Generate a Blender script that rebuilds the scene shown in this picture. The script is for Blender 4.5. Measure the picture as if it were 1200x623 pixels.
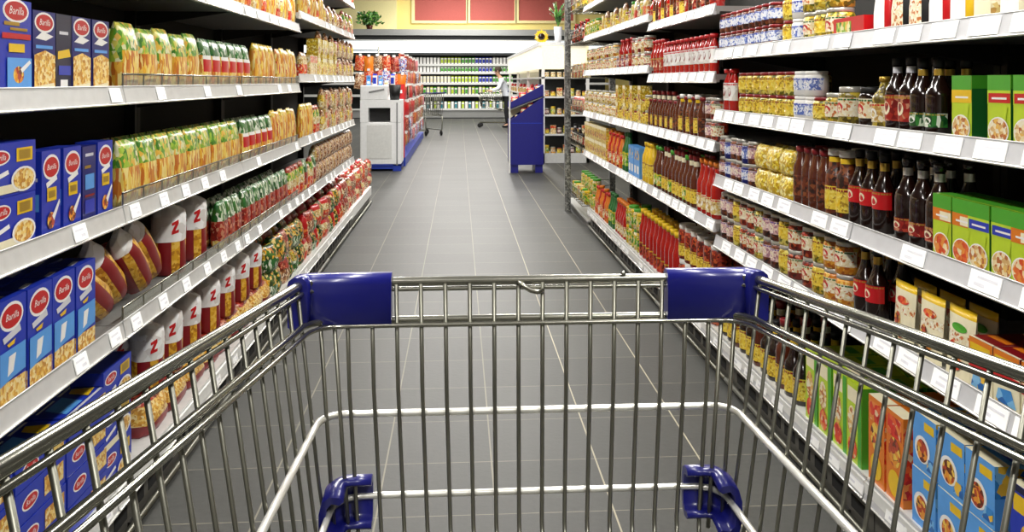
import bpy, math, random
from mathutils import Vector, Matrix
R = random.Random(7)
SC = bpy.context.scene
COL = SC.collection
for o in list(bpy.data.objects): bpy.data.objects.remove(o)

# ------------------------------------------------------------------ camera
H = 1.35; TH = 0.062; F = 1000.0; HY = 95.0
cd = bpy.data.cameras.new('camera'); cam = bpy.data.objects.new('camera', cd); COL.objects.link(cam)
cam.location = (0, 0, H); cam.rotation_euler = (math.pi/2, 0, -TH)
cd.sensor_width = 36; cd.sensor_fit = 'HORIZONTAL'; cd.lens = 36*F/1200
cd.shift_y = -(311.5-HY)/1200; cd.clip_start = 0.02; cd.clip_end = 200
SC.camera = cam
# ------------------------------------------------------------------ light
SC.view_settings.view_transform = 'Standard'; SC.view_settings.look = 'None'
SC.view_settings.gamma = 1; SC.view_settings.use_curve_mapping = False
SC.view_settings.exposure = 0.42
w = bpy.data.worlds.new('world'); SC.world = w; w.use_nodes = True
w.node_tree.nodes['Background'].inputs[0].default_value = (.9, .95, 1, 1)
w.node_tree.nodes['Background'].inputs[1].default_value = 0.25
LAMP_W = 43.0
LAMP_POS = [(x, y) for y in (-1.2, 1.6, 4.4, 7.2, 10, 13, 16, 19.5, 23, 26.5, 30) for x in (-0.75, 0.95)]  # lamps out of view; the farthest pair is added to brighten the back wall
CEIL = 5.2

# ------------------------------------------------------------------ materials
def lin(h):
    if isinstance(h, tuple): return h if len(h) == 4 else h+(1,)
    h = h.lstrip('#'); v = [int(h[i:i+2], 16)/255 for i in (0, 2, 4)]
    return tuple((c/12.92 if c <= .04045 else ((c+.055)/1.055)**2.4) for c in v)+(1,)
MATS = {}
def mat(name, col='#808080', rough=.5, metal=0, coat=0, emit=None, es=0, bump=0, alpha=None, trans=0):
    if name in MATS: return MATS[name]
    m = bpy.data.materials.new(name); m.use_nodes = True; MATS[name] = m
    nt = m.node_tree; b = nt.nodes['Principled BSDF']
    b.inputs['Roughness'].default_value = rough; b.inputs['Metallic'].default_value = metal
    b.inputs['Coat Weight'].default_value = coat; b.inputs['Coat Roughness'].default_value = .12
    c = lin(col)
    n = nt.nodes.new('ShaderNodeTexNoise'); n.inputs['Scale'].default_value = 30
    tc = nt.nodes.new('ShaderNodeTexCoord'); nt.links.new(tc.outputs['Object'], n.inputs['Vector'])
    mx = nt.nodes.new('ShaderNodeMix'); mx.data_type = 'RGBA'
    mx.inputs[6].default_value = tuple(x*.88 for x in c[:3])+(1,); mx.inputs[7].default_value = tuple(min(1, x*1.1) for x in c[:3])+(1,)
    nt.links.new(n.outputs['Fac'], mx.inputs[0]); nt.links.new(mx.outputs[2], b.inputs['Base Color'])
    if emit: b.inputs['Emission Color'].default_value = lin(emit); b.inputs['Emission Strength'].default_value = es
    if bump:
        bp = nt.nodes.new('ShaderNodeBump'); bp.inputs['Strength'].default_value = bump; bp.inputs['Distance'].default_value = .004
        nt.links.new(n.outputs['Fac'], bp.inputs['Height']); nt.links.new(bp.outputs[0], b.inputs['Normal'])
    if alpha is not None: b.inputs['Alpha'].default_value = alpha
    b.inputs['Transmission Weight'].default_value = trans
    return m
def pmat(name, cols, scale=60, stretch=(1, 1, 1), rough=.35, coat=.3, bump=.3, smooth=False):
    """printed / mottled packaging: irregular patches of a few colours"""
    if name in MATS: return MATS[name]
    m = bpy.data.materials.new(name); m.use_nodes = True; MATS[name] = m
    nt = m.node_tree; b = nt.nodes['Principled BSDF']; L = nt.links.new
    b.inputs['Roughness'].default_value = rough; b.inputs['Coat Weight'].default_value = coat; b.inputs['Coat Roughness'].default_value = .15
    tc = nt.nodes.new('ShaderNodeTexCoord'); oi = nt.nodes.new('ShaderNodeObjectInfo')
    ad = nt.nodes.new('ShaderNodeVectorMath'); ad.operation = 'ADD'
    ml = nt.nodes.new('ShaderNodeVectorMath'); ml.operation = 'MULTIPLY'; ml.inputs[1].default_value = stretch
    L(tc.outputs['Object'], ad.inputs[0]); L(oi.outputs['Random'], ad.inputs[1]); L(ad.outputs[0], ml.inputs[0])
    nz = nt.nodes.new('ShaderNodeTexNoise'); nz.inputs['Scale'].default_value = scale*.6
    L(ml.outputs[0], nz.inputs['Vector'])
    wd = nt.nodes.new('ShaderNodeVectorMath'); wd.operation = 'SCALE'; wd.inputs['Scale'].default_value = .8/scale
    L(nz.outputs['Color'], wd.inputs[0])
    a2 = nt.nodes.new('ShaderNodeVectorMath'); a2.operation = 'ADD'; L(ml.outputs[0], a2.inputs[0]); L(wd.outputs[0], a2.inputs[1])
    v = nt.nodes.new('ShaderNodeTexVoronoi'); v.inputs['Scale'].default_value = scale; L(a2.outputs[0], v.inputs['Vector'])
    sp = nt.nodes.new('ShaderNodeSeparateColor'); L(v.outputs['Color'], sp.inputs[0])
    r = nt.nodes.new('ShaderNodeValToRGB'); r.color_ramp.interpolation = 'LINEAR' if smooth else 'CONSTANT'
    e = r.color_ramp.elements; e[0].position = 0; e[0].color = lin(cols[0]); e[1].position = 1/len(cols); e[1].color = lin(cols[1])
    for i in range(2, len(cols)):
        q = e.new(i/len(cols)); q.color = lin(cols[i])
    L(sp.outputs[0], r.inputs[0]); L(r.outputs[0], b.inputs['Base Color'])
    if bump:
        bp = nt.nodes.new('ShaderNodeBump'); bp.inputs['Strength'].default_value = bump; bp.inputs['Distance'].default_value = .003
        L(v.outputs['Distance'], bp.inputs['Height']); L(bp.outputs[0], b.inputs['Normal'])
    return m

# ------------------------------------------------------------------ mesh builder
class MB:
    def __init__(s): s.v = []; s.f = []; s.m = []; s.sm = []; s.ms = []
    def mi(s, m):
        if isinstance(m, str): m = MATS[m]
        if m not in s.ms: s.ms.append(m)
        return s.ms.index(m)
    def add(s, vs, fs, m, smooth=False):
        k = len(s.v); s.v += [tuple(p) for p in vs]; i = s.mi(m)
        for f in fs: s.f.append(tuple(k+a for a in f)); s.m.append(i); s.sm.append(smooth)
        return s
    def merge(s, o):
        k = len(s.v); s.v += o.v
        for f, m, sm in zip(o.f, o.m, o.sm):
            s.f.append(tuple(k+a for a in f)); s.m.append(s.mi(o.ms[m])); s.sm.append(sm)
        return s
    def box(s, x0, y0, z0, x1, y1, z1, m, bev=0):
        if bev:
            b = bev; vs = []; 
            P = [(x0+b, y0+b), (x1-b, y0+b), (x1-b, y1-b), (x0+b, y1-b)]
            def ring(ins, z): return [(x0+ins, y0+b, z), (x0+b, y0+ins, z), (x1-b, y0+ins, z), (x1-ins, y0+b, z), (x1-ins, y1-b, z), (x1-b, y1-ins, z), (x0+b, y1-ins, z), (x0+ins, y1-b, z)]
            rs = [ring(b, z0), ring(0, z0+b), ring(0, z1-b), ring(b, z1)]
            for r_ in rs: vs += r_
            fs = [tuple(range(7, -1, -1)), tuple(range(24, 32))]
            for j in range(3):
                for i in range(8): a = j*8; fs.append((a+i, a+(i+1) % 8, a+8+(i+1) % 8, a+8+i))
            return s.add(vs, fs, m)
        return s.add([(x0, y0, z0), (x1, y0, z0), (x1, y1, z0), (x0, y1, z0), (x0, y0, z1), (x1, y0, z1), (x1, y1, z1), (x0, y1, z1)],
              [(0, 3, 2, 1), (4, 5, 6, 7), (0, 1, 5, 4), (1, 2, 6, 5), (2, 3, 7, 6), (3, 0, 4, 7)], m)
    def lathe(s, prof, m, n=16, sx=1, sy=1, cx=0, cy=0, caps=True, smooth=True, a0=0, a1=2*math.pi):
        full = abs(a1-a0-2*math.pi) < 1e-6; vs = []; c = n if full else n+1
        for r, z in prof:
            for i in range(c):
                a = a0+(a1-a0)*i/n; vs.append((cx+r*sx*math.cos(a), cy+r*sy*math.sin(a), z))
        fs = []
        for j in range(len(prof)-1):
            for i in range(n): i2 = (i+1) % c; fs.append((j*c+i, j*c+i2, (j+1)*c+i2, (j+1)*c+i))
        s.add(vs, fs, m, smooth)
        if caps and full:
            k = len(prof)-1
            s.add(vs[:c], [tuple(range(c-1, -1, -1))], m); s.add(vs[k*c:], [tuple(range(c))], m)
        return s
    def tube(s, pts, r, m, n=8, smooth=True):
        P = [Vector(p) for p in pts]; vs = []; nrm = None
        for i, p in enumerate(P):
            t = ((P[i+1]-p).normalized() if i < len(P)-1 else Vector((0, 0, 0)))+((p-P[i-1]).normalized() if i else Vector((0, 0, 0)))
            t.normalize()
            if nrm is None:
                nrm = t.orthogonal().normalized()
            else:
                nrm = (nrm-t*nrm.dot(t)).normalized()
            b = t.cross(nrm)
            for k in range(n):
                a = 2*math.pi*k/n; vs.append(p+nrm*r*math.cos(a)+b*r*math.sin(a))
        fs = [tuple(range(n-1, -1, -1)), tuple(range((len(P)-1)*n, len(P)*n))]
        s.add(vs, fs, m, False)
        fs = []
        for j in range(len(P)-1):
            for i in range(n): i2 = (i+1) % n; fs.append((j*n+i, j*n+i2, (j+1)*n+i2, (j+1)*n+i))
        return s.add(vs, fs, m, smooth)
    def prism_y(s, poly, y0, y1, m):      # poly of (x,z), extruded along y
        n = len(poly); vs = [(x, y0, z) for x, z in poly]+[(x, y1, z) for x, z in poly]
        return s.add(vs, [tuple(range(n)), tuple(range(2*n-1, n-1, -1))]+[(i, i+n, (i+1) % n+n, (i+1) % n) for i in range(n)], m)
    def sweep(s, path, prof, m, smooth=False):   # path (x,y,z), prof (outward, up)
        P = [Vector(p) for p in path]; vs = []; n = len(prof)
        for i, p in enumerate(P):
            t = (P[min(i+1, len(P)-1)]-P[max(i-1, 0)]); t.z = 0; t.normalize(); o = Vector((-t.y, t.x, 0))
            for u, v in prof: vs.append(p+o*u+Vector((0, 0, v)))
        fs = [tuple(range(n)), tuple(range(len(P)*n-1, (len(P)-1)*n-1, -1))]
        s.add(vs, fs, m)
        fs = []
        for j in range(len(P)-1):
            for i in range(n): i2 = (i+1) % n; fs.append((j*n+i2, j*n+i, (j+1)*n+i, (j+1)*n+i2))
        return s.add(vs, fs, m, smooth)
    def mesh(s, name):
        me = bpy.data.meshes.new(name); me.from_pydata(s.v, [], s.f)
        for m in s.ms: me.materials.append(m)
        me.polygons.foreach_set('material_index', s.m); me.polygons.foreach_set('use_smooth', s.sm); me.update()
        import bmesh
        b = bmesh.new(); b.from_mesh(me); bmesh.ops.remove_doubles(b, verts=b.verts, dist=1e-6)
        bmesh.ops.recalc_face_normals(b, faces=b.faces); b.to_mesh(me); b.free()
        return me
def link(name, data, parent=None, loc=(0, 0, 0), rot=(0, 0, 0), scale=None):
    o = bpy.data.objects.new(name, data); COL.objects.link(o); o.location = loc; o.rotation_euler = rot
    if scale: o.scale = scale
    if parent: o.parent = parent
    return o
def tag(o, label=None, cat=None, group=None, kind=None):
    if label: o['label'] = label
    if cat: o['category'] = cat
    if group: o['group'] = group
    if kind: o['kind'] = kind
    return o
def part(name, mb, parent, label=None):
    o = link(name, mb.mesh(name), parent)
    if label: o['label'] = label
    return o
def thing(name, label, cat, loc=(0, 0, 0), rz=0, group=None):
    return tag(link(name, None, None, loc, (0, 0, rz)), label, cat, group)
def fillet(pts, r, n=6):
    P = [Vector(p) for p in pts]; out = [P[0]]
    for i in range(1, len(P)-1):
        a = (P[i-1]-P[i]); b = (P[i+1]-P[i]); d = min(r, a.length*.45, b.length*.45)
        p0 = P[i]+a.normalized()*d; p1 = P[i]+b.normalized()*d
        for k in range(n+1):
            t = k/n; out.append(p0*(1-t)**2+P[i]*2*t*(1-t)+p1*t*t)
    out.append(P[-1]); return out
def px2y(px, X):         # depth along the aisle of the point of the line x = X that the picture column shows
    k = (px-600)/F; return (X*math.cos(TH)-k*X*math.sin(TH))/(k*math.cos(TH)+math.sin(TH))
def at(px, py, Y):       # point of the picture at world depth Y
    k = (px-600)/F; t = Y/(math.cos(TH)-k*math.sin(TH)); lat = k*t
    return Vector((lat*math.cos(TH)+t*math.sin(TH), Y, H-(py-HY)/F*t))

# base materials
mat('shelf_white', '#e2e2de', .4); mat('shelf_grey', '#8e8e8a', .45, .2); mat('rail_silver', '#c4c4c2', .3, .25)
mat('rail_white', '#b6b6b8', .4); mat('ticket', '#fbfbf8', .5); mat('ticket_ink', '#d6d6dc', .6)
mat('shaded_panel', '#16140f', .8); mat('dark_steel', '#2c2a27', .5, .4); mat('plinth', '#605e58', .45, .4); mat('slot', '#060606', .9)
mat('chrome', '#a3a297', .22, .95); mat('chrome_dull', '#89887d', .38, .9); mat('wire_highlight', '#f2f1ea', .25, .6)  # last one is chrome whitened to carry light falling from above
mat('blue_plastic', '#15186e', .3, 0, .3); mat('black_rubber', '#101010', .7)
mat('white_plastic', '#fafaf8', .4); mat('black', '#0c0c0d', .5); mat('red', '#c8141a', .35, 0, .3); mat('white', '#f4f2ee', .45)
mat('yellow', '#ecc21a', .4, 0, .3); mat('orange', '#e07a18', .4, 0, .3); mat('navy', '#0d1138', .4, 0, .3)
mat('pasta_blue', '#1f37b4', .35, 0, .3); mat('pasta_deep', '#141d72', .35, 0, .3); mat('sky_blue', '#5aa2ea', .4, 0, .3)
mat('green', '#4aa52a', .4, 0, .3); mat('dark_green', '#1c6a2a', .4, 0, .3); mat('lime', '#bcd62c', .4, 0, .3); mat('cream', '#efe6c4', .5)
mat('brown', '#5a2410', .2, 0, .5); mat('dark_brown', '#1e0b06', .15, 0, .6); mat('ketchup', '#b3140c', .2, 0, .6); mat('gold', '#c9a544', .3, .6)
mat('silver_lid', '#c9c6bd', .3, .5); mat('maroon', '#86121a', .35, 0, .3); mat('teal', '#1d7f8c', .4); mat('pink', '#d98a94', .4); mat('purple', '#58449a', .4)
mat('clear_guard', '#b8bcae', .1, 0, .5, alpha=.3); mat('grey_plastic', '#8a8a8a', .5)
pmat('pasta_food', ['#e0a83c', '#f2cf74', '#c98a2a', '#f4dea0'], 120, (1, 1, 1))
pmat('pasta_yellow', ['#d8a020', '#ecc050', '#b87a18', '#e4ae30'], 90)
pmat('noodles', ['#e8b038', '#f0cf60', '#d98a28', '#f5e08e', '#c96f1e'], 70, (1.6, 1.6, .35))
pmat('noodles_red', ['#e8b038', '#f0cf60', '#c2301c', '#f5e08e'], 60, (1.6, 1.6, .3))
pmat('green_print', ['#5a9a26', '#a8c840', '#d8cf5a', '#3a7a1c', '#e6b848', '#86b030', '#e4e2b0'], 85, (1, 1, .7))
pmat('green_white', ['#1f6b2a', '#c8d4b8', '#2e7a2c', '#e4ead8', '#0f4a1c', '#3a6a24'], 95, (1, 1, .5))
pmat('red_print', ['#9a1a14', '#b8402a', '#7a120e', '#c88a6a', '#a52a1a'], 80)
pmat('red_orange', ['#d8381c', '#e8602c', '#e88a3c', '#b81e14', '#d82a1c', '#e8c8a0'], 75)
pmat('yellow_print', ['#e2bc20', '#f2dc50', '#b89a1c', '#fbf2b0', '#c8a01c'], 110)
pmat('cream_print', ['#e8dcb4', '#d9c07c', '#f0e8cc', '#b8904c', '#d8b860'], 95)
pmat('brown_print', ['#8a4a22', '#d8b080', '#5a2c14', '#efdcc0', '#a8703c'], 90)
pmat('blue_white', ['#2a4aa8', '#e8ecf6', '#6f8cd0', '#f6f6f2', '#b0421c'], 70)
pmat('veg_mix', ['#2a5a1c', '#e0a82c', '#1c3a12', '#d8742c', '#3f7020', '#203a14', '#e4cc80'], 60)
pmat('rice_photo', ['#d8b070', '#f0dcae', '#b86a30', '#efe6cc', '#e8b85a'], 110)
pmat('salad_photo', ['#e06a2c', '#f0dcae', '#e8923c', '#d84a1c'], 80)
pmat('blue_photo', ['#3a8ad0', '#7fbce8', '#2a6ab4', '#f0c040'], 45)
pmat('fruit_photo', ['#e8952a', '#b84020', '#f0c850', '#6a2a14'], 90)
pmat('jar_olive', ['#7a6a1c', '#a8942c', '#5a4a12', '#c8b040'], 90); pmat('jar_red', ['#7a1a0c', '#a8301a', '#4a0e08', '#c85a2c'], 90)
pmat('jar_orange', ['#d8861c', '#e8a83a', '#b8601a', '#f0c860'], 90); pmat('jar_brown', ['#4a1c0c', '#6a2c14', '#2a0e06', '#8a4a24'], 90)
pmat('jar_yellow', ['#d8b830', '#efe070', '#b09020', '#6a6a18'], 90); pmat('label_mix', ['#f0e8d0', '#ece0c0', '#e6d6ac', '#c8743c', '#f2ecd8', '#e8dcb8'], 140)
pmat('label_blue', ['#e8ecf4', '#dfe4f2', '#5a70bc', '#e4e8f4', '#8a9cd0'], 140); pmat('label_yellow', ['#ecd24a', '#e4c43a', '#f0dc6a', '#e8cc48', '#b08a24'], 140)
pmat('label_pink', ['#e4c8c0', '#d8b0ac', '#ecdcd4', '#a87888'], 140)
pmat('leaf', ['#2a6a1c', '#4a8f2c', '#1a4a12', '#79ae48'], 20)

# ------------------------------------------------------------------ room
def struct(name, mb): return tag(link(name, mb.mesh(name)), kind='structure')
def floor_mat():
    m = bpy.data.materials.new('floor_tiles'); m.use_nodes = True; MATS['floor_tiles'] = m
    nt = m.node_tree; b = nt.nodes['Principled BSDF']; L = nt.links.new
    tc = nt.nodes.new('ShaderNodeTexCoord'); sp = nt.nodes.new('ShaderNodeSeparateXYZ'); L(tc.outputs['Object'], sp.inputs[0])
    def M(op, a, bb=None, c=None):
        n = nt.nodes.new('ShaderNodeMath'); n.operation = op
        for i, q in enumerate((a, bb, c)):
            if q is None: continue
            if isinstance(q, (int, float)): n.inputs[i].default_value = q
            else: L(q, n.inputs[i])
        return n.outputs[0]
    T = .372
    u = M('DIVIDE', M('SUBTRACT', sp.outputs[0], .487), T); v = M('DIVIDE', M('SUBTRACT', sp.outputs[1], 2.66), .369)
    def line(c, wd):
        f = M('ABSOLUTE', M('SUBTRACT', M('FRACT', M('ADD', c, .5)), .5)); return M('LESS_THAN', f, wd)
    lx = line(u, .0075); ly = M('MULTIPLY', line(v, .0045), .55)
    lx = M('MULTIPLY', lx, M('ADD', .45, M('MULTIPLY', .55, M('GREATER_THAN', sp.outputs[0], .3)))); g = M('MAXIMUM', lx, ly)
    cb = nt.nodes.new('ShaderNodeCombineXYZ'); L(M('FLOOR', u), cb.inputs[0]); L(M('FLOOR', v), cb.inputs[1])
    wn = nt.nodes.new('ShaderNodeTexWhiteNoise'); L(cb.outputs[0], wn.inputs['Vector'])
    nz = nt.nodes.new('ShaderNodeTexNoise'); nz.inputs['Scale'].default_value = 45; nz.inputs['Detail'].default_value = 8; L(tc.outputs['Object'], nz.inputs['Vector'])
    nz2 = nt.nodes.new('ShaderNodeTexNoise'); nz2.inputs['Scale'].default_value = 1.3; L(tc.outputs['Object'], nz2.inputs['Vector'])
    val = M('ADD', M('MULTIPLY', wn.outputs['Value'], .18), M('ADD', M('MULTIPLY', nz.outputs['Fac'], .5), M('MULTIPLY', nz2.outputs['Fac'], .35)))
    mx = nt.nodes.new('ShaderNodeMix'); mx.data_type = 'RGBA'; L(val, mx.inputs[0])
    mx.inputs[6].default_value = lin('#2a2a28'); mx.inputs[7].default_value = lin('#50504d')
    m2 = nt.nodes.new('ShaderNodeMix'); m2.data_type = 'RGBA'; L(M('MULTIPLY', g, M('ADD', .35, M('MULTIPLY', nz2.outputs['Fac'], .9))), m2.inputs[0]); L(mx.outputs[2], m2.inputs[6]); m2.inputs[7].default_value = lin('#a39c86')
    L(m2.outputs[2], b.inputs['Base Color'])
    L(M('ADD', .40, M('MULTIPLY', nz.outputs['Fac'], .14)), b.inputs['Roughness']); b.inputs['Specular IOR Level'].default_value = .14
    bp = nt.nodes.new('ShaderNodeBump'); bp.inputs['Strength'].default_value = .25; bp.inputs['Distance'].default_value = .002
    L(M('SUBTRACT', nz.outputs['Fac'], g), bp.inputs['Height']); L(bp.outputs[0], b.inputs['Normal'])
floor_mat()
mat('wall_yellow', '#f6e290', .8); mat('wall_pale', '#f8ebb0', .8); mat('ceiling_white', '#d9d8d2', .8); mat('red_panel', '#b0564e', .7); mat('frame_cream', '#efe0a4', .6)
mat('wall_white', '#cfccc2', .8)
struct('floor', MB().box(-9, -4.5, -.1, 9, 33, 0, 'floor_tiles'))
struct('ceiling', MB().box(-9, -4.5, CEIL, 9, 33, CEIL+.1, 'ceiling_white'))
struct('wall_back', MB().box(-9, 32.6, 0, 9, 32.8, CEIL, 'wall_yellow'))
struct('wall_left', MB().box(-9.1, -4.5, 0, -9, 33, CEIL, 'wall_white'))
struct('wall_right', MB().box(9, -4.5, 0, 9.1, 33, CEIL, 'wall_white'))
struct('wall_front', MB().box(-9, -4.6, 0, 9, -4.5, CEIL, 'wall_white'))
p = at(465, 0, 32.5)
struct('trim_1', MB().box(-9, 32.3, 3.0, p.x, 32.6, CEIL, 'wall_pale'))
for i, (a, b_) in enumerate(((486, 546), (551, 603), (608, 672))):
    x0 = at(a, 0, 32.5).x; x1 = at(b_, 0, 32.5).x; z0 = at(a, 24, 32.5).z
    mb = MB(); mb.box(x0, 32.55, z0, x1, 32.6, CEIL-.2, 'red_panel')
    for q in ((x0-.12, x0), (x1, x1+.08)): mb.box(q[0], 32.5, z0-.1, q[1], 32.6, CEIL-.2, 'frame_cream')
    mb.box(x0, 32.5, z0-.1, x1, 32.6, z0, 'frame_cream'); mb.box(x0, 32.5, CEIL-.2, x1, 32.6, CEIL-.1, 'frame_cream')
    struct('inset_panel_%d' % (i+1), mb)  # red panels set in cream frames on the back wall, not glazed

mat('lamp_on', '#ffffff', .5, emit='#fff8ee', es=6); mat('lamp_housing', '#dddddd', .5)
lh = MB().box(-.16, -.75, 0, .16, .75, .09, 'lamp_housing').mesh('housing'); ld = MB().box(-.13, -.72, -.012, .13, .72, 0, 'lamp_on').mesh('diffuser')
la = bpy.data.lights.new('lamp_light', 'AREA'); la.shape = 'RECTANGLE'; la.size = .26; la.size_y = 1.44; la.energy = LAMP_W; la.color = (1, .98, .94)
lb = la.copy(); lb.energy = 105
for i, (x, y) in enumerate(LAMP_POS):
    t = thing('ceiling_light', 'unseen white strip ceiling light, %s row, %s from the camera end' % ('left' if x < 0 else 'right', ['first', 'second', 'third', 'fourth', 'fifth', 'sixth', 'seventh', 'eighth', 'ninth', 'tenth', 'eleventh'][i//2]), 'ceiling light', (x, y, CEIL-.09 if y > 15.5 else 3.35), 0, 'strip lights over the aisle')
    if y < 15.5: part('suspension_rods', MB().tube([(0, -.6, .09), (0, -.6, CEIL-3.35)], .006, 'lamp_housing', 6).tube([(0, .6, .09), (0, .6, CEIL-3.35)], .006, 'lamp_housing', 6), t)  # unseen near lamps hung low on added rods to throw light onto shelf fronts
    link('housing', lh, t); link('diffuser', ld, t); link('light_source', la if y < 15.5 else lb, t, (0, 0, -.03))

# ------------------------------------------------------------------ shelving bays
EL = [1.16, 2.47, 3.79, 5.13, 6.45, 7.77]; ER = [1.09, 2.41, 3.74, 5.08, 6.42, 7.76]
XL, XR = -.935, 1.13
ORD = ['nearest', 'second', 'third', 'fourth', 'fifth', 'sixth', 'seventh', 'eighth', 'ninth', 'tenth', 'eleventh', 'twelfth', 'thirteenth', 'fourteenth', 'fifteenth', 'sixteenth', 'seventeenth', 'eighteenth', 'nineteenth', 'twentieth', 'twenty-first', 'twenty-second', 'twenty-third', 'twenty-fourth', 'twenty-fifth', 'twenty-sixth', 'twenty-seventh', 'twenty-eighth', 'twenty-ninth', 'thirtieth']
def ticket_mesh(L_, Hh):
    mb = MB(); mb.box(-.0012, -L_/2, -Hh/2, .0012, L_/2, Hh/2, 'ticket')
    for s_ in (-1, 1):
        mb.box(s_*.0013-.0002, -L_*.4, Hh*.12, s_*.0013+.0002, L_*.25, Hh*.26, 'ticket_ink')
        mb.box(s_*.0013-.0002, -L_*.02, -Hh*.28, s_*.0013+.0002, L_*.32, -Hh*.1, 'ticket_ink')
    return mb.mesh('price_ticket')
TK_R = ticket_mesh(.108, .041); TK_L = ticket_mesh(.07, .040)
def bay(side, i, y0, y1, shelves, guards=(), top=2.15):
    s = -1 if side == 'left' else 1; X = XL if s < 0 else XR
    bx = -.955 if s < 0 else 1.17; back = X+s*.5; yc = (y0+y1)/2
    t = thing('shelving_bay', 'white supermarket shelving bay on the %s, %s from the camera' % (side, ORD[i]), 'shelving', (X+s*.25, yc, 0), 0, 'shelving bays along the %s side' % side)
    ox = X+s*.25
    def bx_(mb, xa, ya, za, xb, yb, zb, m): mb.box(min(xa, xb)-ox, ya-yc, za, max(xa, xb)-ox, yb-yc, zb, m)
    mb = MB(); bx_(mb, back, y0+.002, .0, back+s*.03, y1-.002, top, 'shaded_panel'); part('back_panel', mb, t)  # coloured near black to stand for the deep shade behind the goods
    for yy in (y0+.002, y1-.032):
        mb = MB(); bx_(mb, back-s*.045, yy, 0, back, yy+.03, top, 'dark_steel'); part('upright', mb, t)
    # base deck, plinth with vent slots, rubber bumper rail
    mb = MB(); bx_(mb, bx+s*.004, y0+.003, .15, back, y1-.003, .19, 'shelf_white'); part('base_deck', mb, t)
    mb = MB(); px_ = bx+s*.035
    bx_(mb, px_, y0+.003, 0, px_+s*.02, y1-.003, .15, 'plinth')
    yy = y0+.05
    while yy < y1-.12:
        bx_(mb, px_-s*.0015, yy, .045, px_, yy+.095, .085, 'slot'); yy += .135
    part('plinth', mb, t)
    mb = MB(); mb.tube([(px_-s*.018-ox, y0+.003-yc, .022), (px_-s*.018-ox, y1-.003-yc, .022)], .011, 'chrome_dull', 8)
    for yy in (y0+.15, y1-.15): bx_(mb, px_-s*.018, yy, .012, px_, yy+.03, .03, 'dark_steel')
    part('bumper_rail', mb, t)
    railm = 'rail_silver' if s < 0 else 'rail_white'
    def rail(front, zb, parent, h=.05, zw=False):
        mb = MB(); f = front-ox
        mb.prism_y([(f+s*.0, zb), (f+s*.012, zb+h), (f+s*.016, zb+h), (f+s*.016, zb-.003), (f-s*.002, zb-.003)] if s > 0 else [(f-.002*-1*-1+.0, zb), (f+s*.012, zb+h), (f+s*.016, zb+h), (f+s*.016, zb-.003), (f-s*.002, zb-.003)], y0+.004-yc, y1-.004-yc, railm)
        mb.tube([(f-s*.001, y0+.004-yc, zb-.001), (f-s*.001, y1-.004-yc, zb-.001)], .003, 'wire_highlight', 6)  # thin white edge, a highlight put into the colour
        mb.tube([(f+s*.012, y0+.004-yc, zb+h), (f+s*.012, y1-.004-yc, zb+h)], .002, 'rail_silver', 6)
        part('price_rail', mb, parent)
        pitch = .152 if s > 0 else .235; n = int((y1-y0-.08)/pitch); tilt = math.atan2(.012, h)
        for k in range(n+1):
            if R.random() < (.06 if s > 0 else .25): continue
            yy = y0+.07+pitch*k+R.uniform(-.02, .02)
            if yy > y1-.06: continue
            link('price_ticket', TK_R if s > 0 else TK_L, parent, (f+s*.006-s*.0022, yy-yc, zb+h/2), (0, s*tilt, 0))
    rail(bx, .138, t, .06)
    for zb in shelves:
        mb = MB(); bx_(mb, X+s*.012, y0+.003, zb+.012, back, y1-.003, zb+.036, 'shelf_grey')
        bx_(mb, X+s*.016, y0+.003, zb, X+s*.03, y1-.003, zb+.012, 'shelf_grey')
        for yy in (y0+.004, y1-.009):   # bracket plates under the board
            f = X+s*.05-ox; b_ = back-ox
            mb.prism_y([(f, zb+.012), (b_, zb+.012), (b_, zb-.05), (b_-s*.06, zb-.05)], yy-yc, yy+.004-yc, 'dark_steel')
        sh = part('shelf', mb, t); rail(X, zb, sh, .048)
        if zb in guards:
            g = MB(); f = X+s*.016-ox; ga, gb = y0+.01-yc, y1-.01-yc
            g.box(min(f, f+s*.003), ga, zb+.04, max(f, f+s*.003), gb, zb+.082, 'clear_guard')
            g.tube([(f, ga, zb+.083), (f, gb, zb+.083)], .003, 'chrome', 6)
            yy = ga
            while yy < gb: g.box(f-.002, yy, zb+.04, f+.002, yy+.004, zb+.083, 'chrome_dull'); yy += .16
            part('front_guard', g, sh, 'clear front guard with wire top')
    return t
zl_near = (.625, .95, 1.287, 1.64); zl_far = (.625, .96, 1.345, 1.723, 2.0)
for i in range(5):
    bay('left', i, EL[i], EL[i+1], zl_near if i < 3 else zl_far, {0: (), 1: (.625, .95, 1.287), 2: (.625, .95, 1.287)}.get(i, ()), 2.02 if i < 3 else 2.3)
zr = {0: (.62, .89, 1.177, 1.445), 1: (.62, .89, 1.177, 1.445), 2: (.68, 1.036, 1.345, 1.65), 3: (.68, 1.036, 1.40, 1.71, 1.98), 4: (.68, 1.036, 1.40, 1.71, 1.98)}
for i in range(5): bay('right', i, ER[i], ER[i+1], zr[i], (), 2.0 if i < 2 else 2.3)

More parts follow.
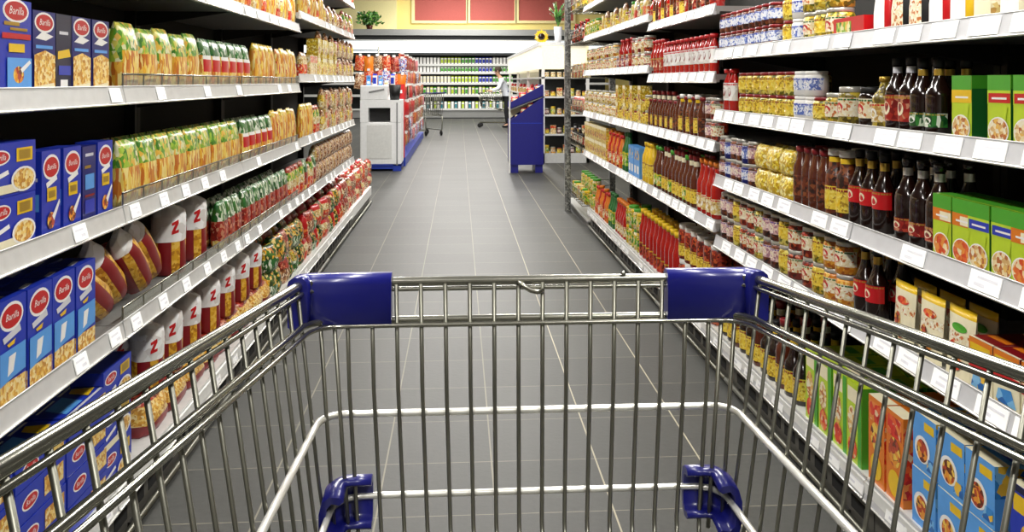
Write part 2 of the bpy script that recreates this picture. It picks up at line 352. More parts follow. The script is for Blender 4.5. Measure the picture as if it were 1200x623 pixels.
# ------------------------------------------------------------------ products: prototypes (front faces -Y, base at z=0)
def text_polys(txt, size):
    c = bpy.data.curves.new('t', 'FONT'); c.body = txt; c.size = size; c.align_x = 'CENTER'; c.align_y = 'CENTER'; c.resolution_u = 1; c.shear = .3
    o = bpy.data.objects.new('t', c); COL.objects.link(o); dg = bpy.context.evaluated_depsgraph_get(); dg.update()
    me = o.evaluated_get(dg).to_mesh(); vs = [tuple(v.co) for v in me.vertices]; fs = [tuple(p.vertices) for p in me.polygons]
    o.evaluated_get(dg).to_mesh_clear(); bpy.data.objects.remove(o); bpy.data.curves.remove(c); return vs, fs
TXT = text_polys('Barilla', 1.0)
def decal(mb, w, h, kind, a, m, k, face='f', d=.08):
    e = .0004+.0003*k
    if kind == 'r': pts = [(a[0], a[1]), (a[2], a[1]), (a[2], a[3]), (a[0], a[3])]
    elif kind == 'o': pts = [(a[0]+a[2]*math.cos(t*math.pi/10)*1, a[1]+a[3]*math.sin(t*math.pi/10)) for t in range(20)]
    elif kind == 'p': pts = a
    if kind == 't':
        vs, fs = TXT; vs = [((a[0]-.5)*w+x*a[2]*w, -e, a[1]*h+y*a[2]*w) for x, y, z in vs]
        mb.add(vs, fs, m); return
    P = [((x-.5)*w, z*h) for x, z in pts]
    if face == 'f': vs = [(x, -e, z) for x, z in P]
    elif face == 'l': vs = [(-w/2-e, (x/w+.5)*d, z) for x, z in P]
    elif face == 'r': vs = [(w/2+e, (x/w+.5)*d, z) for x, z in P]
    elif face == 't': vs = [(x, z/h*d, h+e) for x, z in P]
    mb.add(vs, [tuple(range(len(vs)))], m)
def carton(w, d, h, body, decs, side=None, topd=None):
    mb = MB(); mb.box(-w/2, 0, 0, w/2, d, h, body)
    for k, (kind, a, m) in enumerate(decs): decal(mb, w, h, kind, a, m, k)
    for k, (kind, a, m) in enumerate(side if side is not None else []):
        decal(mb, w, h, kind, a, m, k, 'l', d); decal(mb, w, h, kind, a, m, k, 'r', d)
    for k, (kind, a, m) in enumerate(topd or []): decal(mb, w, h, kind, a, m, k, 't', d)
    return {'main': mb}
oval = lambda x, z, r, q=.55: [('o', (x, z, r*1.22, r*q*.84), 'white'), ('o', (x, z, r*1.06, r*q*.66), 'red'), ('t', (x, z, r*.56), 'white')]
P = {}
P['pasta_tall'] = carton(.135, .055, .205, 'pasta_blue', oval(.5, .88, .34, .45)+[('r', (.12, .72, .6, .76), 'gold'), ('r', (.3, .67, .85, .7), 'gold'), ('r', (.05, .58, .95, .64), 'red'), ('r', (.25, .44, .75, .53), 'yellow'), ('r', (.2, .06, .98, .38), 'sky_blue'), ('o', (.55, .2, .17, .09), 'fruit_photo'), ('p', [(.6, .26), (.9, .36), (.95, .33), (.66, .22)], 'white')], [('r', (.1, .2, .9, .6), 'pasta_deep')])
P['pasta_window'] = carton(.105, .055, .19, 'pasta_deep', oval(.5, .86, .36, .42)+[('p', [(.08, .66), (.4, .75), (.9, .70), (.55, .64)], 'white'), ('r', (.1, .54, .85, .58), 'sky_blue'), ('p', [(.03, .06), (.97, .06), (.97, .46), (.5, .52), (.03, .46)], 'pasta_food'), ('p', [(.05, .03), (.95, .03), (.9, .12), (.1, .08)], 'cream')], [('r', (.1, .1, .9, .45), 'pasta_food')])
P['pasta_back'] = carton(.085, .055, .19, 'navy', [('r', (.2, .74, .75, .78), 'ticket_ink'), ('p', [(.1, .42), (.9, .46), (.8, .56), (.1, .52)], 'yellow'), ('r', (.15, .22, .9, .34), 'pasta_blue'), ('r', (.25, .04, .7, .16), 'white')], [])
P['pasta_upright'] = carton(.095, .06, .2, 'pasta_blue', oval(.5, .80, .36, .5)+[('p', [(.2, .62), (.75, .70), (.8, .64), (.25, .56)], 'white'), ('r', (.25, .4, .75, .56), 'yellow'), ('r', (.33, .44, .67, .52), 'gold'), ('o', (.45, .17, .2, .1), 'fruit_photo'), ('p', [(.5, .22), (.88, .4), (.92, .36), (.6, .16)], 'white')], [('r', (.1, .3, .9, .5), 'sky_blue'), ('r', (.15, .65, .85, .69), 'ticket_ink')])
P['pasta_info'] = carton(.08, .06, .195, 'pasta_deep', [('r', (.2, .86, .8, .9), 'ticket_ink'), ('r', (.15, .7, .6, .74), 'gold'), ('r', (.18, .42, .85, .62), 'sky_blue'), ('r', (.15, .32, .85, .35), 'maroon'), ('r', (.15, .1, .85, .28), 'pasta_blue')], [])
P['pasta_wide'] = carton(.2, .09, .115, 'pasta_blue', oval(.25, .74, .17, 1.0)+[('r', (.58, .62, .92, .88), 'yellow'), ('r', (.63, .66, .87, .84), 'gold'), ('p', [(.05, .38), (.4, .5), (.42, .42), (.08, .3)], 'white'), ('r', (0, .06, .6, .22), 'cream'), ('o', (.72, .28, .26, .24), 'white'), ('o', (.72, .28, .22, .2), 'pasta_food')], [('r', (.1, .2, .9, .7), 'pasta_deep')])
P['pasta_large'] = carton(.115, .075, .22, 'pasta_blue', oval(.48, .82, .34, .5)+[('p', [(.15, .64), (.75, .71), (.8, .64), (.2, .58)], 'ticket_ink'), ('p', [(.3, .56), (.6, .59), (.55, .54), (.35, .53)], 'yellow'), ('r', (.05, .0, .95, .2), 'pasta_food'), ('p', [(.05, .18), (.5, .22), (.95, .24), (.95, .52), (.05, .5)], 'sky_blue'), ('p', [(.3, .25), (.5, .28), (.6, .45), (.35, .44)], 'white')], [('r', (0, 0, 1, .18), 'pasta_food'), ('r', (.2, .3, .8, .5), 'sky_blue')], [('p', [(.1, .2), (.6, .3), (.6, .5), (.15, .4)], 'ticket_ink')])
P['pasta_flat'] = carton(.24, .16, .075, 'pasta_blue', oval(.28, .5, .13, 2.2)+[('r', (.55, .2, .95, .8), 'pasta_food')], [('r', (.1, .2, .9, .8), 'pasta_deep')], [('r', (.05, .02, .95, .07), 'ticket_ink'), ('r', (.62, .55, .97, .6), 'white'), ('r', (.1, .54, .5, .58), 'white'), ('p', [(.1, .1), (.5, .1), (.6, .5), (.2, .5)], 'sky_blue'), ('p', [(.1, .62), (.9, .7), (.9, .8), (.1, .72)], 'white'), ('p', [(.65, .1), (.9, .15), (.85, .5), (.7, .45)], 'yellow')])
def risotto(strip, photo):
    return carton(.078, .05, .15, 'lime', [('r', (0, .78, 1, 1), 'green'), ('r', (0, .58, 1, .78), 'yellow' if strip == 'yellow' else 'orange' if strip == 'orange' else 'lime'), ('r', (.05 if strip in ('red', 'blue') else .4, .6, 1, .74), {'yellow': 'yellow', 'orange': 'cream', 'red': 'red', 'blue': 'pasta_blue'}[strip]),
        ('r', (.2, .65, .85, .68), 'white'), ('p', [(.1, .52), (.9, .55), (.8, .3), (.2, .32)], 'lime'), ('o', (.5, .2, .46, .2), 'white'), ('o', (.5, .2, .42, .18), photo)], [('r', (0, .8, 1, 1), 'green'), ('r', (.0, .0, 1, .8), 'dark_green')], [('r', (0, 0, 1, 1), 'green'), ('r', (.02, .1, .98, .2), 'lime')])
P['risotto_yellow'] = risotto('yellow', 'rice_photo'); P['risotto_red'] = risotto('red', 'rice_photo'); P['risotto_orange'] = risotto('orange', 'salad_photo'); P['risotto_blue'] = risotto('blue', 'rice_photo')
P['small_red_box'] = carton(.085, .12, .115, 'cream', [('r', (0, .62, 1, 1), 'orange'), ('r', (.06, .7, .9, .9), 'yellow'), ('r', (0, .42, 1, .6), 'red'), ('p', [(.1, .05), (.9, .05), (.7, .35), (.2, .3)], 'blue_photo')], [('r', (0, .6, 1, 1), 'maroon')], [('r', (0, 0, 1, 1), 'maroon'), ('r', (0, 0, 1, .06), 'cream'), ('r', (.1, .3, .9, .5), 'orange')])
P['green_snack_box'] = carton(.082, .16, .2, 'lime', [('r', (.06, .75, .7, .93), 'cream'), ('o', (.35, .5, .28, .2), 'rice_photo'), ('r', (.75, 0, 1, 1), 'green'), ('o', (.4, .18, .3, .14), 'red_orange')], [('r', (0, 0, 1, 1), 'green')], [('r', (0, 0, 1, 1), 'lime'), ('r', (.1, .2, .9, .4), 'cream'), ('r', (.2, .6, .9, .8), 'green')])
P['orange_snack_box'] = carton(.075, .16, .195, 'orange', [('r', (.08, .72, .9, .95), 'red_orange'), ('o', (.5, .55, .35, .17), 'fruit_photo'), ('o', (.5, .2, .35, .15), 'yellow')], [('r', (0, .1, .6, .9), 'red_orange')], [('r', (.0, .0, 1, .2), 'cream'), ('r', (.1, .3, .9, .4), 'yellow')])
P['blue_fruit_box'] = carton(.11, .17, .145, 'sky_blue', [('r', (.5, .75, .92, .9), 'yellow'), ('o', (.42, .38, .33, .24), 'white'), ('o', (.42, .36, .24, .2), 'fruit_photo'), ('p', [(.6, .08), (.95, .08), (.95, .3), (.7, .3)], 'blue_photo')], [('r', (0, .5, 1, 1), 'blue_photo')], [('r', (0, 0, 1, .22), 'cream'), ('r', (.08, .32, .9, .5), 'pasta_blue'), ('r', (.2, .6, .8, .9), 'blue_photo')])
P['deep_blue_box'] = carton(.11, .17, .145, 'pasta_blue', [('r', (.1, .6, .75, .86), 'yellow'), ('o', (.6, .3, .28, .22), 'fruit_photo'), ('r', (0, .9, 1, 1), 'navy')], [('r', (0, .5, 1, 1), 'navy')], [('r', (0, 0, 1, .15), 'cream'), ('r', (.1, .3, .9, .5), 'sky_blue')])
P['red_tray'] = carton(.2, .12, .06, 'red', [('r', (.1, .25, .6, .8), 'green_print')], [])
P['yellow_pack'] = carton(.09, .08, .13, 'yellow_print', [('r', (0, .8, 1, 1), 'cream'), ('o', (.5, .4, .35, .2), 'fruit_photo')], [])
P['blue_carton'] = carton(.085, .06, .2, 'sky_blue', [('r', (.1, .6, .9, .9), 'blue_photo'), ('r', (.2, .15, .8, .4), 'white')], [])
P['white_tub_box'] = carton(.08, .07, .1, 'white', [('r', (.05, .2, .95, .6), 'cream_print')], [])
P['cream_box'] = carton(.09, .06, .14, 'cream_print', [('r', (0, .65, 1, .95), 'red_orange'), ('o', (.5, .3, .35, .2), 'rice_photo')], [])

def bag(w, d, h, bands, top=None, seal=True, rnd=1, wob=.05, ruffle=0):
    """pillow bag: bands [(z_fraction, material)] bottom to top; the window material may be angle limited"""
    rr = random.Random(int(w*1e4+h*1e3)+rnd); n = 20; M = 12; mb = MB(); rings = []
    for j in range(M+1):
        t = j/M; q = math.sin(math.pi*min(1, (t+.12)/1.12)**.8)**.45 if t < .999 else .05
        ry = d/2*max(.06, q); rx = w/2*(.92+.08*math.sin(math.pi*t)) if not ruffle else w/2*(1 if t < ruffle else (1-.65*math.sin(math.pi*(t-ruffle)/(1-ruffle)*.5+0)) if t < ruffle+.6*(1-ruffle) else .55)
        ring = []
        for i in range(n):
            a = 2*math.pi*i/n; ca, sa = math.cos(a), math.sin(a); e = .6
            x = rx*abs(ca)**e*(1 if ca > 0 else -1); y = ry*abs(sa)**e*(1 if sa > 0 else -1)
            k = 1+wob*rr.uniform(-1, 1); ring.append((x*k, y*k+d/2, t*h*(1+.01*rr.uniform(-1, 1))))
        rings.append(ring)
    for j in range(M):
        t = (j+.5)/M; mt = bands[0]
        for b_ in bands:
            if t >= b_[0]: mt = b_
        for i in range(n):
            m = mt[1]
            if len(mt) > 2 and (12 <= i <= 17): m = mt[2]
            i2 = (i+1) % n; mb.add([rings[j][i], rings[j][i2], rings[j+1][i2], rings[j+1][i]], [(0, 1, 2, 3)], m, True)
    mb.add(rings[0], [tuple(range(n-1, -1, -1))], bands[0][1]); mb.add(rings[M], [tuple(range(n))], bands[-1][1])
    return {'main': mb}
pmat('plastic_white', ['#f4f4f2', '#e6e4e0', '#f8f8f8', '#dcd8d4'], 30)
def gathered(r, h, lo, win, wtop, tuft=True, seed=1, marks=True, split=.45):
    rr = random.Random(seed); n = 24; mb = MB(); rings = []
    prof = [(0, .82), (.03, .97), (.12, 1.03), (.28, 1.02), (.45, 1.0), (.6, 1.03), (.76, 1.02), (.84, .92), (.885, .62), (.91, .36), (.93, .30), (.965, .44), (1, .56)]
    if not tuft: prof = [(0, .8), (.04, .96), (.2, 1.03), (.45, 1.0), (.65, .97), (.8, .9), (.9, .8), (.97, .74), (1, .7)]
    for t, k in prof:
        ring = []
        for i in range(n):
            a = 2*math.pi*i/n; fold = 1+(.10*math.sin(a*7+seed) if t > .8 and tuft else .03*math.sin(a*5+seed+t*9))+rr.uniform(-.02, .02); fl = 1 if tuft else (1-.75*max(0, (t-.75)/.25))
            ring.append((r*k*fold*math.cos(a), r+r*.92*k*fold*fl*math.sin(a), t*h))
        rings.append(ring)
    for j in range(len(rings)-1):
        t = prof[j][0]
        for i in range(n):
            m = lo if t < split else wtop
            if .02 < t < split and (i in (14, 15, 19, 20, 4, 5, 9, 10, 0)): m = win
            i2 = (i+1) % n; mb.add([rings[j][i], rings[j][i2], rings[j+1][i2], rings[j+1][i]], [(0, 1, 2, 3)], m, True)
    mb.add(rings[0], [tuple(range(n-1, -1, -1))], lo); mb.add(rings[-1], [tuple(range(n))], wtop)
    if marks:      # red zigzag flash printed on the white part
        for a0 in (-2.4, -.9):
            pts = [(-.16, .70), (.14, .74), (.15, .69), (-.01, .60), (.16, .61), (.15, .57), (-.17, .55), (-.16, .59), (-.01, .68), (-.15, .665)]
            vs = [(r*1.075*math.cos(a0+x*1.3), r+r*.99*math.sin(a0+x*1.3), z*h) for x, z in pts]
            mb.add(vs, [(0, 1, 2, 8), (0, 8, 9), (8, 2, 3, 7), (7, 3, 4, 6), (4, 5, 6)], 'red')
    return {'main': mb}
P['noodle_bag'] = bag(.14, .06, .19, [(0, 'noodles'), (.45, 'noodles', 'noodles'), (.55, 'green_print')])
P['noodle_bag_tall'] = bag(.14, .065, .2, [(0, 'noodles'), (.4, 'green_print', 'noodles'), (.62, 'green_print')], rnd=3)
P['red_label_bag'] = bag(.115, .06, .19, [(0, 'noodles'), (.33, 'noodles', 'red'), (.58, 'noodles', 'white'), (.68, 'green_white')], rnd=5)
P['spaghetti_bag'] = bag(.1, .05, .2, [(0, 'noodles'), (.3, 'noodles_red', 'noodles_red'), (.7, 'noodles')], rnd=6)
P['yellow_noodle_bag'] = bag(.1, .05, .21, [(0, 'noodles'), (.85, 'yellow_print')], rnd=8)
P['red_pasta_bag'] = gathered(.055, .25, 'maroon', 'pasta_yellow', 'plastic_white', False, 4, False, .72)
P['white_top_bag'] = gathered(.062, .27, 'maroon', 'pasta_yellow', 'plastic_white', True, 2, True, .44)
P['lying_red_bag'] = bag(.2, .12, .12, [(0, 'maroon'), (.3, 'pasta_food'), (.8, 'red_print')], rnd=12, wob=.08)
P['green_top_bag'] = bag(.1, .06, .19, [(0, 'noodles'), (.2, 'red_print'), (.55, 'green_white')], rnd=13)
P['red_green_bag'] = bag(.1, .06, .19, [(0, 'red_orange'), (.3, 'cream_print'), (.6, 'green_print'), (.85, 'red_print')], rnd=14)
P['brown_round_pack'] = bag(.17, .09, .155, [(0, 'brown_print'), (.2, 'cream_print', 'brown_print'), (.85, 'brown_print')], rnd=15)
P['vegetable_bag'] = bag(.16, .1, .15, [(0, 'veg_mix'), (.5, 'veg_mix')], rnd=16, wob=.1)
P['salad_bag'] = bag(.15, .1, .14, [(0, 'green_white'), (.5, 'yellow_print', 'veg_mix')], rnd=17, wob=.1)
P['red_snack_bag'] = bag(.14, .09, .15, [(0, 'red_orange'), (.4, 'red', 'cream_print'), (.75, 'red')], rnd=18, wob=.08)
P['brown_snack_bag'] = bag(.14, .09, .15, [(0, 'brown_print'), (.6, 'red_print')], rnd=19, wob=.08)
P['yellow_pillow_pack'] = bag(.12, .06, .088, [(0, 'yellow_print'), (.5, 'yellow_print')], rnd=20, wob=.07)
P['mixed_pouch'] = bag(.1, .05, .15, [(0, 'red_orange'), (.5, 'cream_print'), (.8, 'brown_print')], rnd=22)
P['chip_pouch'] = bag(.1, .05, .16, [(0, 'cream_print'), (.3, 'yellow_print'), (.7, 'brown_print')], rnd=23)
def pouch(photo, spot):
    mb = MB(); w, h, d = .13, .19, .05; rows = 8; cols = 8
    for s_, back in ((-1, 0), (1, 1)):
        vs = []
        for j in range(rows+1):
            t = j/rows; hw = w/2*(1-.06*math.sin(math.pi*t)); bulge = d/2*(1-t)**.6
            for i in range(cols+1):
                u = i/cols*2-1; vs.append((u*hw, d/2+s_*bulge*(1-u*u*.7*t)*(1-abs(u)**6*.5), t*h))
        for j in range(rows):
            m = 'cream' if j < 7 else 'yellow'
            if not back and 4 <= j <= 4: m = 'label_mix'
            mb.add(vs[j*9:(j+2)*9], [(i, i+1, i+10, i+9) for i in range(cols)], m, True)
    # a printed emblem and picture on the front, following the pouch face
    def patch(cx, cz, rx, rz, m, e):
        vs = []
        for k in range(16):
            a = k*math.pi/8; x = cx+rx*math.cos(a); z = cz+rz*math.sin(a); t = z/h; u = x/(w/2)
            vs.append((x, d/2-(d/2*(1-t)**.6)*(1-u*u*.7*t)-e, z))
        mb.add(vs, [tuple(range(16))], m)
    patch(0, .135, .035, .012, spot, .0015); patch(-.02, .075, .018, .022, photo, .0025); patch(.005, .04, .022, .02, photo, .003)
    return {'main': mb}
P['dried_fruit_pouch'] = pouch('jar_brown', 'purple'); P['nut_pouch'] = pouch('fruit_photo', 'red_orange'); P['raisin_pouch'] = pouch('red_orange', 'green')

EMB = {'label_mix': ('dark_green', 'red'), 'label_blue': ('pasta_blue', 'white'), 'label_yellow': ('maroon', 'yellow'), 'label_pink': ('purple', 'cream'), 'plastic_white': ('red', 'maroon'), 'cream_print': ('red', 'white'),
       'red_print': ('gold', 'cream'), 'red': ('gold', 'cream'), 'green_print': ('yellow', 'cream'), 'green_white': ('gold', 'white'), 'jar_red': ('yellow', 'red'), 'red_orange': ('yellow', 'cream')}
def emblem(q, r, z0, z1, label, cy, sy=1, n=6):
    if label not in EMB: return
    a, b = EMB[label]; d = z1-z0
    q.lathe([(r*1.022, z0+d*.86), (r*1.022, z0+d*.95)], a, 10, cy=cy, sy=sy, caps=False, a0=math.radians(180), a1=math.radians(360))
    vs = []
    for k in range(12):
        t = k*math.pi/6; an = math.radians(270+26*math.cos(t)); vs.append((r*1.035*math.cos(an), cy+r*1.035*sy*math.sin(an), z0+d*(.48+.26*math.sin(t))))
    q.add(vs, [tuple(range(12))], b)
def jar(r, h, content, lid, label, lr=(.25, .72), n=14):
    b = MB().lathe([(r*.9, 0), (r, .004), (r, h*.76), (r*.93, h*.83), (r*.86, h*.86)], content, n, cy=r)
    l = MB().lathe([(r*.9, h*.86), (r*.93, h*.87), (r*.93, h*.985), (r*.88, h)], lid, n, cy=r)
    q = MB().lathe([(r*1.015, h*lr[0]), (r*1.015, h*lr[1])], label, n, cy=r, caps=False, a0=math.radians(170), a1=math.radians(370))
    emblem(q, r, h*lr[0], h*lr[1], label, r)
    return {'jar_body': b, 'lid': l, 'label': q}
def bottle(r, h, liq, cap, label, neck=.3, nr=.35, sy=1, n=14, lr=(.15, .5), nl=None):
    z = h*(1-neck)
    b = MB().lathe([(r*.92, 0), (r, .005), (r, z*.8), (r*.93, z*.9), (r*.7, z), (r*(nr+.08), z+h*neck*.3), (r*nr, z+h*neck*.5), (r*nr, h*.93)], liq, n, cy=r*sy, sy=sy)
    c = MB().lathe([(r*nr*1.25, h*.9), (r*nr*1.25, h*.995), (r*nr*1.1, h)], cap, n, cy=r*sy)
    q = MB().lathe([(r*1.015, h*lr[0]), (r*1.015, h*lr[1])], label, n, cy=r*sy, sy=sy, caps=False, a0=math.radians(175), a1=math.radians(365))
    emblem(q, r, h*lr[0], h*lr[1], label, r*sy, sy)
    d = {'bottle_body': b, 'cap': c, 'label': q}
    if nl: d['neck_label'] = MB().lathe([(r*nr*1.1, h*.78), (r*nr*1.08, h*.88)], nl, n, cy=r*sy, caps=False)
    return d
P['blue_jar'] = jar(.036, .082, 'jar_brown', 'maroon', 'label_blue'); P['green_jar'] = jar(.036, .075, 'jar_olive', 'green', 'label_yellow')
P['yellow_jar'] = jar(.04, .085, 'jar_yellow', 'maroon', 'label_yellow', (.2, .75)); P['white_jar'] = jar(.04, .085, 'white', 'white', 'label_blue')
P['clear_jar'] = jar(.045, .1, 'jar_yellow', 'silver_lid', 'label_mix'); P['olive_jar'] = jar(.04, .12, 'jar_olive', 'silver_lid', 'label_mix')
P['dark_jar'] = jar(.036, .12, 'dark_brown', 'black', 'label_mix')
P['red_jar'] = jar(.04, .1, 'jar_red', 'silver_lid', 'label_mix'); P['orange_jar'] = jar(.04, .1, 'jar_orange', 'silver_lid', 'label_mix')
P['brown_jar'] = jar(.04, .1, 'jar_brown', 'silver_lid', 'label_pink'); P['lemon_jar'] = jar(.04, .1, 'jar_yellow', 'silver_lid', 'label_yellow')
P['pink_jar'] = jar(.035, .09, 'jar_brown', 'silver_lid', 'label_pink'); P['navy_jar'] = jar(.035, .085, 'pasta_deep', 'silver_lid', 'label_blue')
P['white_lid_jar'] = jar(.048, .19, 'jar_red', 'white', 'label_yellow', (.1, .45)); P['white_tub'] = jar(.045, .09, 'cream_print', 'white', 'cream_print')
P['yellow_tub'] = jar(.04, .13, 'jar_yellow', 'yellow', 'green_print'); P['green_tub'] = jar(.04, .14, 'cream_print', 'green', 'green_print')
P['soy_bottle'] = bottle(.032, .2, 'dark_brown', 'black', 'red_print', .35, nl='ticket_ink'); P['soy_green'] = bottle(.032, .19, 'dark_brown', 'black', 'green_white', .35, lr=(.12, .3), nl='gold')
P['gold_bottle'] = bottle(.034, .15, 'jar_olive', 'gold', 'cream_print', .3)
P['balsamic'] = bottle(.033, .22, 'dark_brown', 'black', 'red', .4, lr=(.3, .52), nl='gold'); P['dark_wine'] = bottle(.034, .22, 'dark_brown', 'dark_brown', 'red_print', .36, lr=(.12, .28), nl='silver_lid')
P['brown_bottle'] = bottle(.03, .2, 'brown', 'maroon', 'jar_brown', .25, .55); P['cocktail_bottle'] = bottle(.034, .21, 'jar_brown', 'white', 'label_yellow', .3, .6, lr=(.1, .45), nl='yellow')
P['ketchup'] = bottle(.036, .19, 'ketchup', 'red', 'plastic_white', .22, .45, sy=.65, lr=(.28, .68)); P['ketchup_tall'] = bottle(.036, .215, 'ketchup', 'red', 'red_print', .3, .5)
P['red_sauce'] = bottle(.036, .26, 'ketchup', 'orange', 'cream_print', .35, .5, lr=(.08, .35)); P['brown_sauce'] = bottle(.036, .26, 'brown', 'maroon', 'label_yellow', .35, .45, lr=(.08, .35), nl='cream')
P['oil_bottle'] = bottle(.038, .25, 'yellow', 'yellow', 'label_yellow', .25, .5); P['green_cap_bottle'] = bottle(.036, .25, 'brown', 'green', 'green_print', .35, .45, lr=(.08, .35))
P['yellow_cap_bottle'] = bottle(.034, .31, 'ketchup', 'yellow', 'jar_red', .3, .55, lr=(.05, .3)); P['green_bottle'] = bottle(.036, .27, 'dark_green', 'dark_green', 'green_print', .35, .4)
P['beer_sauce'] = bottle(.036, .23, 'dark_brown', 'black', 'label_yellow', .4, .38, lr=(.08, .42), nl='yellow'); P['orange_bottle'] = bottle(.036, .24, 'orange', 'red', 'red_orange', .3, .5)
def squeeze(body, label, cap='white'):
    w = .045; mb = MB().lathe([(w*.95, 0), (w, .006), (w*.98, .06), (w*.75, .13), (w*.5, .165), (w*.4, .175)], body, 14, sy=.6, cy=w*.6)
    c = MB().lathe([(w*.42, .175), (w*.36, .195), (w*.12, .215)], cap, 12, sy=.8, cy=w*.6)
    q = MB(); q.lathe([(w*1.012, .014), (w*.995, .06), (w*.77, .125)], label, 8, sy=.6, cy=w*.6, caps=False, a0=math.radians(228), a1=math.radians(312))
    return {'bottle_body': mb, 'cap': c, 'label': q}
P['black_squeeze'] = squeeze('black', 'label_mix', 'black'); P['red_squeeze'] = squeeze('red', 'white', 'red'); P['yellow_squeeze'] = squeeze('yellow', 'white', 'red')
P['cream_squeeze'] = squeeze('cream', 'white', 'cream'); P['beige_squeeze'] = squeeze('cream_print', 'cream', 'yellow')
P['milk_carton'] = {'main': MB().box(-.04, 0, 0, .04, .08, .2, 'white').add([(-.04, 0, .2), (.04, 0, .2), (.04, .08, .2), (-.04, .08, .2), (-.04, .04, .235), (.04, .04, .235)], [(0, 1, 5, 4), (2, 3, 4, 5), (1, 2, 5), (3, 0, 4)], 'white')}

NAMES = {}   # proto -> (object name, description, category)
def nm(k, name, desc, cat): NAMES[k] = (name, desc, cat)
for k, d in dict(pasta_tall='tall blue pasta box with red banner', pasta_window='navy pasta box showing penne photo', pasta_back='dark navy back of pasta box', pasta_upright='upright blue pasta box with red oval', pasta_info='dark blue pasta box side', pasta_wide='wide blue pasta box with red oval', pasta_large='large blue pasta box with red oval', pasta_flat='blue pasta box lying flat').items(): nm(k, 'pasta_box', d, 'pasta box')
for k, d in dict(risotto_yellow='green rice box with yellow stripe', risotto_red='green rice box with red stripe', risotto_orange='green rice box with orange stripe', risotto_blue='green rice box with blue stripe').items(): nm(k, 'rice_box', d, 'food box')
for k, d in dict(small_red_box='small red and orange food box', green_snack_box='lime green snack box', orange_snack_box='orange snack box', blue_fruit_box='light blue box with fruit photo', deep_blue_box='deep blue box with yellow panel', red_tray='red cardboard display tray', yellow_pack='yellow and white food carton', blue_carton='plain light blue carton', white_tub_box='small white food carton', cream_box='cream carton with orange top').items(): nm(k, 'food_box', d, 'food box')
for k, d in dict(noodle_bag='green and yellow noodle bag', noodle_bag_tall='tall green topped noodle bag', red_label_bag='noodle bag with red label', spaghetti_bag='spaghetti bag with red stripes', yellow_noodle_bag='plain yellow noodle bag', red_pasta_bag='dark red pasta bag', white_top_bag='white topped dark red pasta bag', lying_red_bag='red pasta bag lying flat', green_top_bag='noodle bag with leafy green top', red_green_bag='red and green food bag', brown_round_pack='brown and cream round food pack', vegetable_bag='mixed vegetable bag', salad_bag='green and white food bag', red_snack_bag='bright red snack bag', brown_snack_bag='brown snack bag', yellow_pillow_pack='yellow pillow pack', mixed_pouch='red and cream food pouch', chip_pouch='yellow and brown food pouch').items(): nm(k, 'noodle_bag' if 'noodle' in k or 'spag' in k or k in ('red_label_bag', 'green_top_bag') else 'pasta_bag' if k in ('red_pasta_bag', 'white_top_bag', 'lying_red_bag') else 'snack_bag' if 'snack' in k else 'vegetable_bag' if k in ('vegetable_bag', 'salad_bag') else 'food_pack' if 'pack' in k else 'food_pouch' if 'pouch' in k else 'food_bag', d, 'bag')
for k, d in dict(dried_fruit_pouch='cream pouch with purple emblem', nut_pouch='cream pouch with orange emblem', raisin_pouch='cream pouch with green emblem').items(): nm(k, 'stand_up_pouch', d, 'pouch')
for k, d in dict(blue_jar='brown jar with blue label', green_jar='olive jar with green lid', yellow_jar='yellow jar with maroon lid', white_jar='white jar with blue label', clear_jar='pale yellow jar with silver lid', olive_jar='tall olive jar with silver lid', dark_jar='dark jar with black lid', red_jar='red sauce jar', orange_jar='orange sauce jar', brown_jar='brown jar with pink label', lemon_jar='lemon yellow sauce jar', pink_jar='small jar with pink label', navy_jar='small navy blue jar', white_lid_jar='large red jar with white lid').items(): nm(k, 'food_jar', d, 'jar')
for k, d in dict(white_tub='white food tub', yellow_tub='yellow lidded tub', green_tub='green lidded tub').items(): nm(k, 'food_tub', d, 'tub')
for k, d in dict(soy_bottle='black sauce bottle with red label', soy_green='black sauce bottle with green label', gold_bottle='olive bottle with gold cap', balsamic='dark bottle with bright red label', dark_wine='dark bottle with low red label', brown_bottle='slim brown bottle', cocktail_bottle='brown bottle with yellow neck', ketchup='ketchup bottle with white label', ketchup_tall='tall ketchup bottle', red_sauce='red sauce bottle with orange cap', brown_sauce='brown sauce bottle', oil_bottle='yellow oil bottle', green_cap_bottle='brown bottle with green cap', yellow_cap_bottle='tall red bottle with yellow cap', green_bottle='dark green bottle', beer_sauce='brown bottle with yellow label', orange_bottle='orange bottle with red cap', black_squeeze='black squeeze bottle', red_squeeze='red squeeze bottle', yellow_squeeze='yellow squeeze bottle', cream_squeeze='cream squeeze bottle', beige_squeeze='beige squeeze bottle').items(): nm(k, 'sauce_bottle', d, 'bottle')
MESH = {}
def proto(k, merged):
    if (k, merged) not in MESH:
        d = P[k]
        if merged or len(d) == 1:
            mb = MB()
            for q in d.values(): mb.merge(q)
            MESH[(k, merged)] = mb.mesh(NAMES.get(k, (k,))[0])
        else: MESH[(k, merged)] = {a: q.mesh(a) for a, q in d.items()}
    return MESH[(k, merged)]
def dims(k):
    vs = [v for q in P[k].values() for v in q.v]
    return max(v[0] for v in vs)-min(v[0] for v in vs), max(v[1] for v in vs), max(v[2] for v in vs)
CNT = {}
